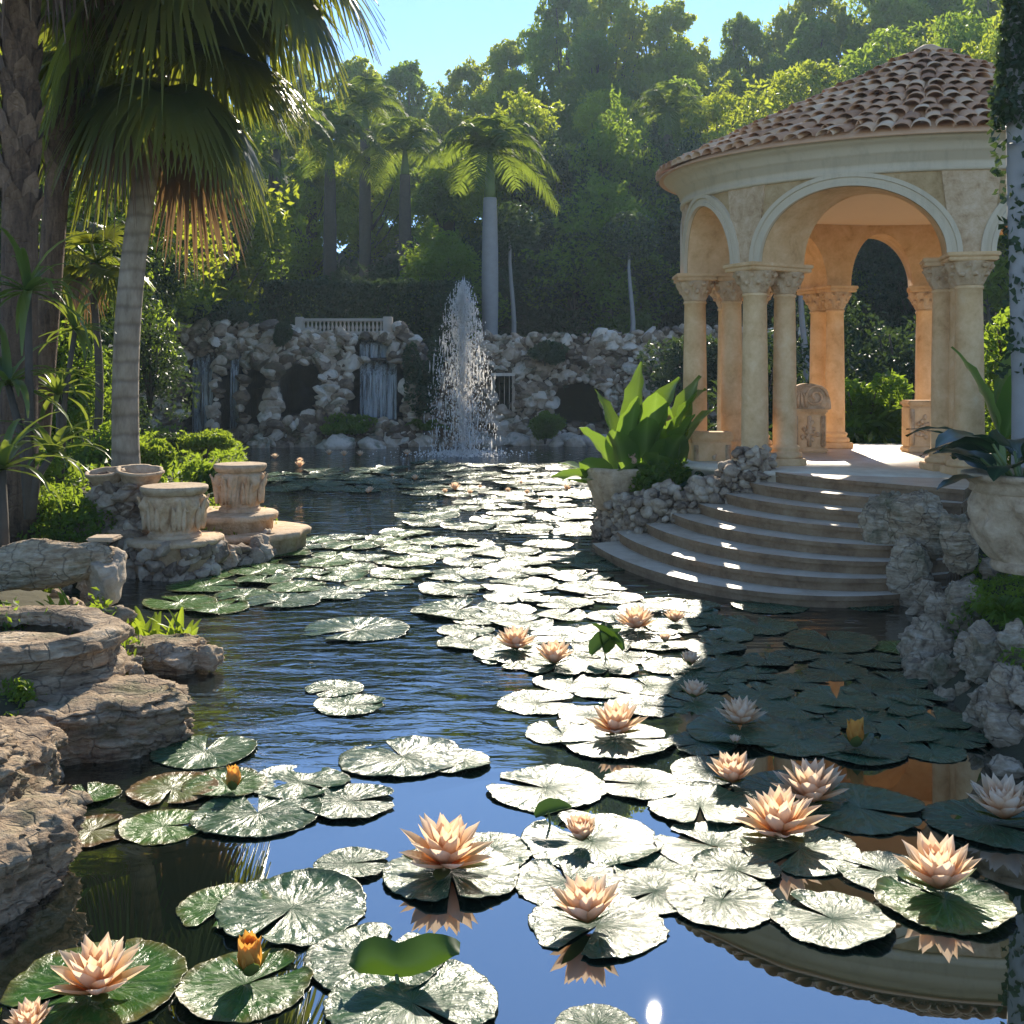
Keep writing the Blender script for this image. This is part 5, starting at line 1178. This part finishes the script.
NEAR = [  # px, py, half width px, label, material
 (97, 985, 88, 'big green lily pad under the open flower in the lower left corner', 'pad_warm'),
 (245, 986, 67, 'ribbed green lily pad carrying the orange bud near the lower left corner', 'pad_warm'),
 (225, 908, 48, 'green lily pad half hidden under the broad pale ribbed one, lower left', 'pad_warm'),
 (292, 911, 76, 'broad pale ribbed lily pad above the orange bud pad', 'pad'),
 (376, 962, 68, 'large grey-green lily pad behind the upright folded leaf', 'pad'),
 (412, 1006, 86, 'large lily pad at the bottom edge in front of the upright folded leaf', 'pad'),
 (164, 827, 43, 'round bright green lily pad beside dark water, left of the wide grey pad', 'pad_warm'),
 (90, 832, 40, 'browning lily pad against the lower left boulder', 'pad_brown'),
 (88, 796, 30, 'small plain green lily pad in the shade of the flat ledge', 'pad_warm'),
 (258, 814, 62, 'wide grey-green lily pad in front of the small orange bud', 'pad'),
 (172, 790, 46, 'yellow-green lily pad with brown patches below the flat ledge', 'pad_brown'),
 (225, 786, 40, 'lily pad directly under the small orange bud on the left', 'pad_warm'),
 (350, 803, 47, 'grey lily pad at the edge of the blue sky reflection', 'pad'),
 (300, 783, 50, 'grey lily pad behind the wide one in the left group', 'pad'),
 (205, 752, 50, 'pale lily pad next to the ripples at the end of the flat ledge', 'pad'),
 (402, 758, 60, 'bright pale lily pad alone on rippled water left of centre', 'pad'),
 (456, 762, 36, 'lily pad overlapped by the bright pale one left of centre', 'pad'),
 (546, 789, 60, 'dark ragged lily pad above the blue sky reflection', 'pad'),
 (452, 876, 66, 'lily pad under the large open flower left of centre', 'pad'),
 (352, 866, 38, 'smaller lily pad at the left of the large open flower', 'pad'),
 (490, 852, 44, 'crinkled lily pad just right of the large open flower', 'pad'),
 (592, 842, 68, 'pale lily pad carrying the half-open flower in the centre', 'pad'),
 (597, 926, 68, 'white-glinting lily pad under the cup-shaped flower at the sky reflection', 'pad'),
 (568, 884, 54, 'lily pad behind the cup-shaped flower by the sky reflection', 'pad'),
 (640, 786, 43, 'oval pale lily pad left of the small flower in the sun glare', 'pad'),
 (708, 773, 38, 'lily pad under the small flower in the sun glare', 'pad'),
 (700, 808, 54, 'glinting lily pad left of the twin open flowers', 'pad'),
 (712, 846, 58, 'brightest sun-glared lily pad in front of the twin open flowers', 'pad'),
 (655, 872, 42, 'small glinting lily pad between the half-open and cup-shaped flowers', 'pad'),
 (655, 893, 50, 'glinting lily pad right of the cup-shaped flower', 'pad'),
 (722, 902, 58, 'flat glinting lily pad nearest the sun reflection', 'pad'),
 (832, 921, 59, 'ribbed lily pad alone in the dark roof reflection', 'pad'),
 (885, 874, 48, 'small lily pad behind the tall open flower at the lower right', 'pad'),
 (945, 903, 66, 'green lily pad under the tall open flower at the lower right', 'pad_warm'),
 (990, 824, 64, 'lily pad under the open flower at the right edge', 'pad'),
 (800, 850, 62, 'lily pad under the nearer of the twin open flowers', 'pad'),
 (860, 809, 64, 'lily pad right of the farther twin open flower', 'pad'),
 (790, 794, 56, 'lily pad under the farther of the twin open flowers', 'pad'),
 (735, 872, 44, 'lily pad shaded by the nearer twin flower', 'pad'),
 (596, 1032, 42, 'lily pad cut by the bottom edge left of the sun reflection', 'pad'),
 (618, 742, 58, 'lily pad under the open flower just right of centre', 'pad'),
 (562, 734, 36, 'lily pad left of the open flower just right of centre', 'pad'),
 (537, 703, 40, 'flat grey lily pad on its own below the two far flowers', 'pad'),
 (590, 716, 34, 'lily pad behind the open flower just right of centre', 'pad'),
 (645, 706, 38, 'pale lily pad between the centre flower and the row of small ones', 'pad'),
 (606, 690, 36, 'thin bright lily pad in front of the green upright leaves', 'pad'),
 (740, 732, 56, 'lily pad under the open flower right of the centre one', 'pad'),
 (795, 742, 46, 'lily pad between the right centre flower and the yellow bud', 'pad'),
 (700, 744, 36, 'lily pad with a small green leaf beside the right centre flower', 'pad'),
 (860, 752, 44, 'grey lily pad under the three-petalled yellow bud', 'pad'),
 (770, 606, 38, 'single lily pad closest to the pavilion steps', 'pad'),
 (868, 606, 26, 'small lily pad at the right end of the lowest step', 'pad'),
 (758, 626, 40, 'narrow lily pad floating in the orange column reflection', 'pad'),
 (690, 607, 30, 'lily pad near the far right flower by the steps', 'pad'),
 (830, 642, 46, 'wide lily pad between the column reflections', 'pad'),
 (898, 648, 28, 'pale lily pad beside the flat-topped rock of the right bank', 'pad_warm'),
 (930, 668, 20, 'yellowish lily pad touching the rocks of the right bank', 'pad_warm'),
 (356, 630, 54, 'large pale lily pad alone on the dark water left of centre', 'pad'),
 (350, 706, 36, 'small lily pad on the rippled water left of centre, nearer of a pair', 'pad'),
 (335, 690, 30, 'small lily pad on the rippled water left of centre, farther of a pair', 'pad'),
 (515, 655, 40, 'lily pad under the far flower left of the row', 'pad'),
 (556, 668, 36, 'lily pad under the second far flower from the left', 'pad'),
 (638, 634, 40, 'lily pad under the farthest large open flower', 'pad'),
 (694, 704, 36, 'lily pad under the lower of the two small flowers in the row', 'pad'),
 (692, 672, 30, 'lily pad under the upper of the two small flowers in the row', 'pad')]
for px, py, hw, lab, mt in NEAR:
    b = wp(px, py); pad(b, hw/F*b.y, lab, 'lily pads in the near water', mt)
def zone(pxpoly, r0, r1, nmax, label, group, mt='pad', gap=.8, seed=0):
    rg = np.random.default_rng(seed); poly = np.array([wp(x, y)[:2] for x, y in pxpoly]); lo, hi = poly.min(0), poly.max(0); got = []
    for t in range(6000):
        if len(got) >= nmax: break
        q = rg.uniform(lo, hi); r = rg.uniform(r0, r1)
        if sdist(q[None], poly)[0] > -.05: continue
        if sdist(q[None], POND)[0] > -r*.7: continue
        if any((q[0]-a)**2+(q[1]-b)**2 < (gap*(r+c))**2 for a, b, c in got): continue
        got.append((q[0], q[1], r)); pad(q, r, label, group, mt if rg.random() < .85 else 'pad')
    return got
n0 = npad[0]
zone([(690, 668), (760, 652), (850, 655), (905, 660), (945, 690), (985, 735), (950, 758), (880, 770), (800, 745), (750, 705)], .20, .30, 52, 'grey-green lily pad in the dense raft before the right bank', 'lily pads of the right raft', gap=.68, seed=1)
zone([(440, 636), (480, 610), (560, 596), (650, 598), (720, 612), (735, 640), (705, 700), (640, 690), (560, 690), (480, 660)], .24, .36, 44, 'pale lily pad among the flowers in the middle of the pond', 'lily pads of the middle raft', 'pad_far', gap=.82, seed=2)
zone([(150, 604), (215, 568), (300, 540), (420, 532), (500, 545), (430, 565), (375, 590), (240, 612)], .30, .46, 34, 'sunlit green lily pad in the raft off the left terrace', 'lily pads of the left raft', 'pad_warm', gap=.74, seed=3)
zone([(420, 575), (490, 550), (560, 540), (610, 560), (600, 600), (540, 600), (450, 620)], .34, .5, 28, 'silvery lily pad in the raft before the clay planter', 'lily pads of the centre raft', 'pad_far', gap=.84, seed=4)
zone([(270, 474), (430, 462), (575, 466), (588, 496), (500, 500), (400, 492), (285, 492)], .42, .75, 60, 'far lily pad in the band below the fountain', 'lily pads of the far band', 'pad_far', gap=.84, seed=5)
zone([(385, 520), (480, 500), (585, 500), (585, 535), (480, 535)], .4, .62, 20, 'silvery lily pad between the far band and the planter', 'lily pads beyond the planter', 'pad_far', gap=.88, seed=6)
# flowers
m, nt, p, out = newmat('lily petal'); M['petal'] = m
at = N(nt, 'ShaderNodeAttribute', attribute_name='tint'); g = N(nt, 'ShaderNodeNewGeometry')
f = math_(nt, 'ADD', at.outputs['Fac'], math_(nt, 'MULTIPLY', math_(nt, 'SUBTRACT', g.outputs['Random Per Island'], .5), .25))
col = ramp(nt, f, [(.0, (.8, .3, .06)), (.3, (.86, .46, .18)), (.62, (.9, .66, .42)), (1, (.93, .79, .62))])
nt.links.new(col, p.inputs['Base Color']); p.inputs['Roughness'].default_value = .5; p.inputs['Specular IOR Level'].default_value = .3
t = N(nt, 'ShaderNodeBsdfTranslucent'); nt.links.new(mixc(nt, col, (.95, .5, .2), .25), t.inputs[0]); ms = N(nt, 'ShaderNodeMixShader'); ms.inputs[0].default_value = .58
nt.links.new(p.outputs[0], ms.inputs[1]); nt.links.new(t.outputs[0], ms.inputs[2]); nt.links.new(ms.outputs[0], out.inputs[0])
M['petal_bud'] = leaf_mat('bud petal', (.75, .33, .06), (.85, .48, .12), .45, (.95, .5, .08), .5, .3)
M['sepal'] = leaf_mat('sepal', (.07, .12, .03), (.14, .17, .05), .35, (.3, .35, .05))
M['stamen'] = plain('stamen', (.85, .5, .06), .6, (.75, .36, .04), 30)
def petal(mb, az, e0, e1, L, Wd, rng, r0=.05, z0=.0, cup=.3, tint0=0.0):
    nL, nW = 9, 5; h = np.array([math.cos(az), math.sin(az), 0]); side = np.array([-math.sin(az), math.cos(az), 0]); p_ = h*r0+np.array([0, 0, z0]); V = []; A = []
    for k in range(nL+1):
        t = k/nL; e = e0+(e1-e0)*t; d = h*math.cos(e)+np.array([0, 0, math.sin(e)]); up = -h*math.sin(e)+np.array([0, 0, math.cos(e)])
        w = Wd*.5*(math.sin(PI*(t*.93+.05)**.78)**.75)*(1 if t < .8 else max(0, (1-t)/.2)**.6*.98+.02)
        for j in range(nW):
            u = j/(nW-1)*2-1; V.append(p_+side*w*u+up*(cup*w*(u*u)-.02*w)); A.append(tint0+(1-tint0)*t**.8)
        p_ = p_+d*L/nL
    Fq = [[k*nW+j, k*nW+j+1, (k+1)*nW+j+1, (k+1)*nW+j] for k in range(nL) for j in range(nW-1)]
    mb.add(V, np.array(Fq), 0, A)
def flower(name, label, openness, seed, group):
    """unit radius water lily: rings of pointed petals, a tuft of stamens, green sepals"""
    rng = np.random.default_rng(seed); o = thing(name, label, 'water lily', (0, 0, 0), group); mb = MB()
    rings = [(8, .26, .34, .98, .40), (8, .56, .60, .95, .40), (8, .84, .86, .88, .36), (7, 1.08, 1.10, .78, .31), (5, 1.3, 1.3, .62, .25)]
    for k, (n, e0, e1, L, Wd) in enumerate(rings):
        if openness < .35 and k < 2: continue
        e0 = 1.45-(1.45-e0)*openness; e1 = e0+.12*(1-openness)+.25*(1-k*.15)
        for q in range(n): petal(mb, 2*PI*(q+.5*(k % 2))/n+rng.normal(0, .09), e0+rng.normal(0, .05), e1+rng.normal(0, .08), L*rng.uniform(.9, 1.06), Wd*rng.uniform(.9, 1.1)*(1.15 if openness < .6 else 1), rng, .07 if k < 3 else .05, .03*k, .5)
    mb.build('petals', M['petal'] if openness > .35 else M['petal_bud'], o, attr=True)
    mb = MB()
    for q in range(40):
        a = q*2.4; r_ = .012*math.sqrt(q)*1.3; L = rng.uniform(.22, .34); add_tube(mb, [(r_*math.cos(a), r_*math.sin(a), .08), (r_*1.7*math.cos(a), r_*1.7*math.sin(a), .08+L)], [.014, .009], 4)
    mb.build('stamens', M['stamen'], o)
    mb = MB()
    for q in range(4): petal(mb, q*PI/2+.4, max(.05, 1.2-1.1*openness), max(.15, 1.35-1.1*openness), .8 if openness > .35 else .62, .3, rng, .05, -.02, .25)
    mb.build('sepals', M['sepal'], o); return o
FG = 'water lilies on the pond'
FL = [  # px, py(base), half width px, openness, label
 (445, 866, 54, 1.0, 'largest open peach water lily, left of centre above the sky reflection'),
 (588, 922, 37, .66, 'cup-shaped peach water lily on a white-glinting pad at the sky reflection'),
 (97, 992, 54, .9, 'big open peach water lily in the lower left corner'),
 (940, 888, 46, .78, 'tall open peach water lily at the lower right on a green pad'),
 (1004, 818, 38, .8, 'open peach water lily cut by the right edge'),
 (780, 834, 49, .95, 'nearer of the twin open water lilies in the sun glare'),
 (812, 801, 44, .9, 'farther of the twin open water lilies in the sun glare'),
 (733, 782, 25, .7, 'small open water lily in the sun glare left of the twin flowers'),
 (582, 840, 21, .55, 'half-open water lily on a pale pad in the centre'),
 (617, 733, 30, .85, 'open water lily just right of centre, with its own reflection below'),
 (741, 724, 29, .9, 'open water lily to the right of the centre one'),
 (515, 648, 24, .9, 'far open water lily, leftmost of the middle raft'),
 (554, 663, 22, .75, 'far fan-shaped water lily next to the leftmost of the middle raft'),
 (636, 628, 24, .9, 'farthest large open water lily, toward the pavilion steps'),
 (675, 622, 13, .8, 'tiny low water lily just right of the farthest large one'),
 (690, 665, 12, .6, 'tiny water lily, upper of two small ones right of the raft'),
 (694, 697, 15, .7, 'small water lily, lower of two small ones right of the raft'),
 (665, 642, 8, .5, 'tiny orange water lily near the farthest large one'),
 (30, 1030, 26, .8, 'peach water lily whose tips show at the bottom edge, lower left corner'),
 (735, 744, 8, .5, 'tiny peach water lily in front of the right centre one')]
fp = {}
for k, (px, py, hw, op, lab) in enumerate(FL):
    key = round(op*9); b = wp(px, py, .03)
    if key not in fp: o = fp[key] = flower('water_lily', lab, op, 60+k, FG)
    else: o = dup(fp[key], label=lab)
    s = hw/F*b.y*(1.0 if op > .85 else 1.12 if op > .7 else 1.3); o.location = b; o.rotation_euler = (rp.normal(0, .05), rp.normal(0, .05), rp.uniform(0, 6.28)); o.scale = (s, s, s*(1.05 if op > .7 else .95))
BUDS = [(250, 974, 20, .22, 'orange water lily bud on the ribbed pad near the lower left corner'), (233, 789, 12, .25, 'small orange water lily bud on the left pads below the flat ledge'), (855, 746, 14, .28, 'yellow three-petalled water lily bud on the right raft')]
b0 = None
for k, (px, py, hw, op, lab) in enumerate(BUDS):
    b = wp(px, py, .03)
    o = b0 = flower('water_lily_bud', lab, op, 90, FG) if b0 is None else dup(b0, label=lab)
    s = hw/F*b.y/.34; o.location = b; o.scale = (s*.95, s*.95, s*.72); o.rotation_euler = (0, 0, k*1.3)
FAR = [(275, 459, 5), (300, 462, 4), (329, 455, 5), (344, 456, 5), (360, 456, 5), (407, 455, 5), (300, 467, 6), (415, 480, 5), (370, 492, 5), (368, 493, 4), (455, 490, 7), (445, 493, 4), (521, 484, 3), (527, 494, 4), (567, 490, 5), (392, 476, 3), (470, 494, 4), (480, 488, 3), (508, 492, 4), (540, 502, 3)]
mb = MB(); rg = np.random.default_rng(97)
for k in range(3):
    for q in range(7): petal(mb, 2*PI*(q+.5*k)/7, .6+.3*k, .8+.35*k, 1-.12*k, .42, rg, .05, .03*k, .3)
fm = mb.mesh('distant_water_lily', M['petal'], True, True)
for px, py, hw in FAR:
    b = wp(px, py, .03); o = bpy.data.objects.new('distant_water_lily', fm); COL.objects.link(o); o.location = b; s = hw/F*b.y*1.15; o.scale = (s, s, s*1.25); o.rotation_euler = (0, 0, rg.uniform(0, 6))
    tag(o, 'tiny far orange water lily floating on the band below the fountain', 'water lily', 'far water lilies')
# upright leaves standing out of the pads
def upright(label, px, py, L, Wd, az, el, seed, n=1):
    b = wp(px, py); o = thing('raised_lily_leaf', label, 'leaf', (b.x, b.y, .02)); rg = np.random.default_rng(seed); mb = MB(); ms_ = MB()
    for k in range(n): blade(mb, (-.45*L*math.cos(az+k), -.2*L, .05+.02*k), az+k*1.1, el, L, Wd, rg, 0, .3, .9, 10, -.02, .32)
    add_tube(ms_, [(0, 0, -.1), (-.1*L, -.1*L, .08)], [.008, .006], 5); mb.build('blade', M['leaf_up'], o); ms_.build('stalk', M['crownshaft'], o)
M['leaf_up'] = leaf_mat('raised lily leaf', (.022, .055, .012), (.035, .075, .014), .25, (.16, .3, .02))
b = wp(402, 985); o = thing('raised_lily_leaf', 'folded dark green lily leaf standing upright at the bottom, left of centre', 'leaf', (b.x, b.y, .02)); mb = MB()
us = np.linspace(0, 1, 25); K = [0, .08, .2, .33, .43, .55, .7, .85, .95, 1]
tp_ = np.interp(us, K, [.075, .12, .145, .13, .105, .125, .15, .15, .135, .115]); bt_ = np.interp(us, K, [.075, .03, .01, .0, -.005, .0, .02, .06, .1, .115]); V = []; A = []
for k, u in enumerate(us):
    for q in range(7):
        f = q/6; z = bt_[k]+(tp_[k]-bt_[k])*f; V.append(((u-.47)*.43, .07*math.sin(PI*u)*(1-f)-.05+.10*f*f+.012*math.sin(u*9+f*3), z+.01)); A.append(0)
i_ = np.arange(24*6); r_0 = (i_//6)*7+i_ % 6; mb.add(V, np.stack([r_0, r_0+7, r_0+8, r_0+1], 1))
V2 = np.array(V)*[1, 1, 0]+np.c_[np.zeros(len(V)), np.array(V)[:, 1]*0+.09*np.tile(np.linspace(0, 1, 7), 25), .012+.05*np.tile(np.linspace(0, 1, 7), 25)]   # the half that still lies low behind the fold
mb.build('blade', M['leaf_up'], o)
mb = MB(); add_tube(mb, [(0, 0, -.1), (-.02, -.02, .03)], [.01, .008], 6); mb.build('stalk', M['crownshaft'], o)
upright('cluster of upright green lily leaves among the far flowers', 608, 662, .34, .14, .4, .7, 2, 3)
upright('small dark curled leaf behind the half-open flower in the centre', 552, 828, .2, .09, .2, .3, 3)
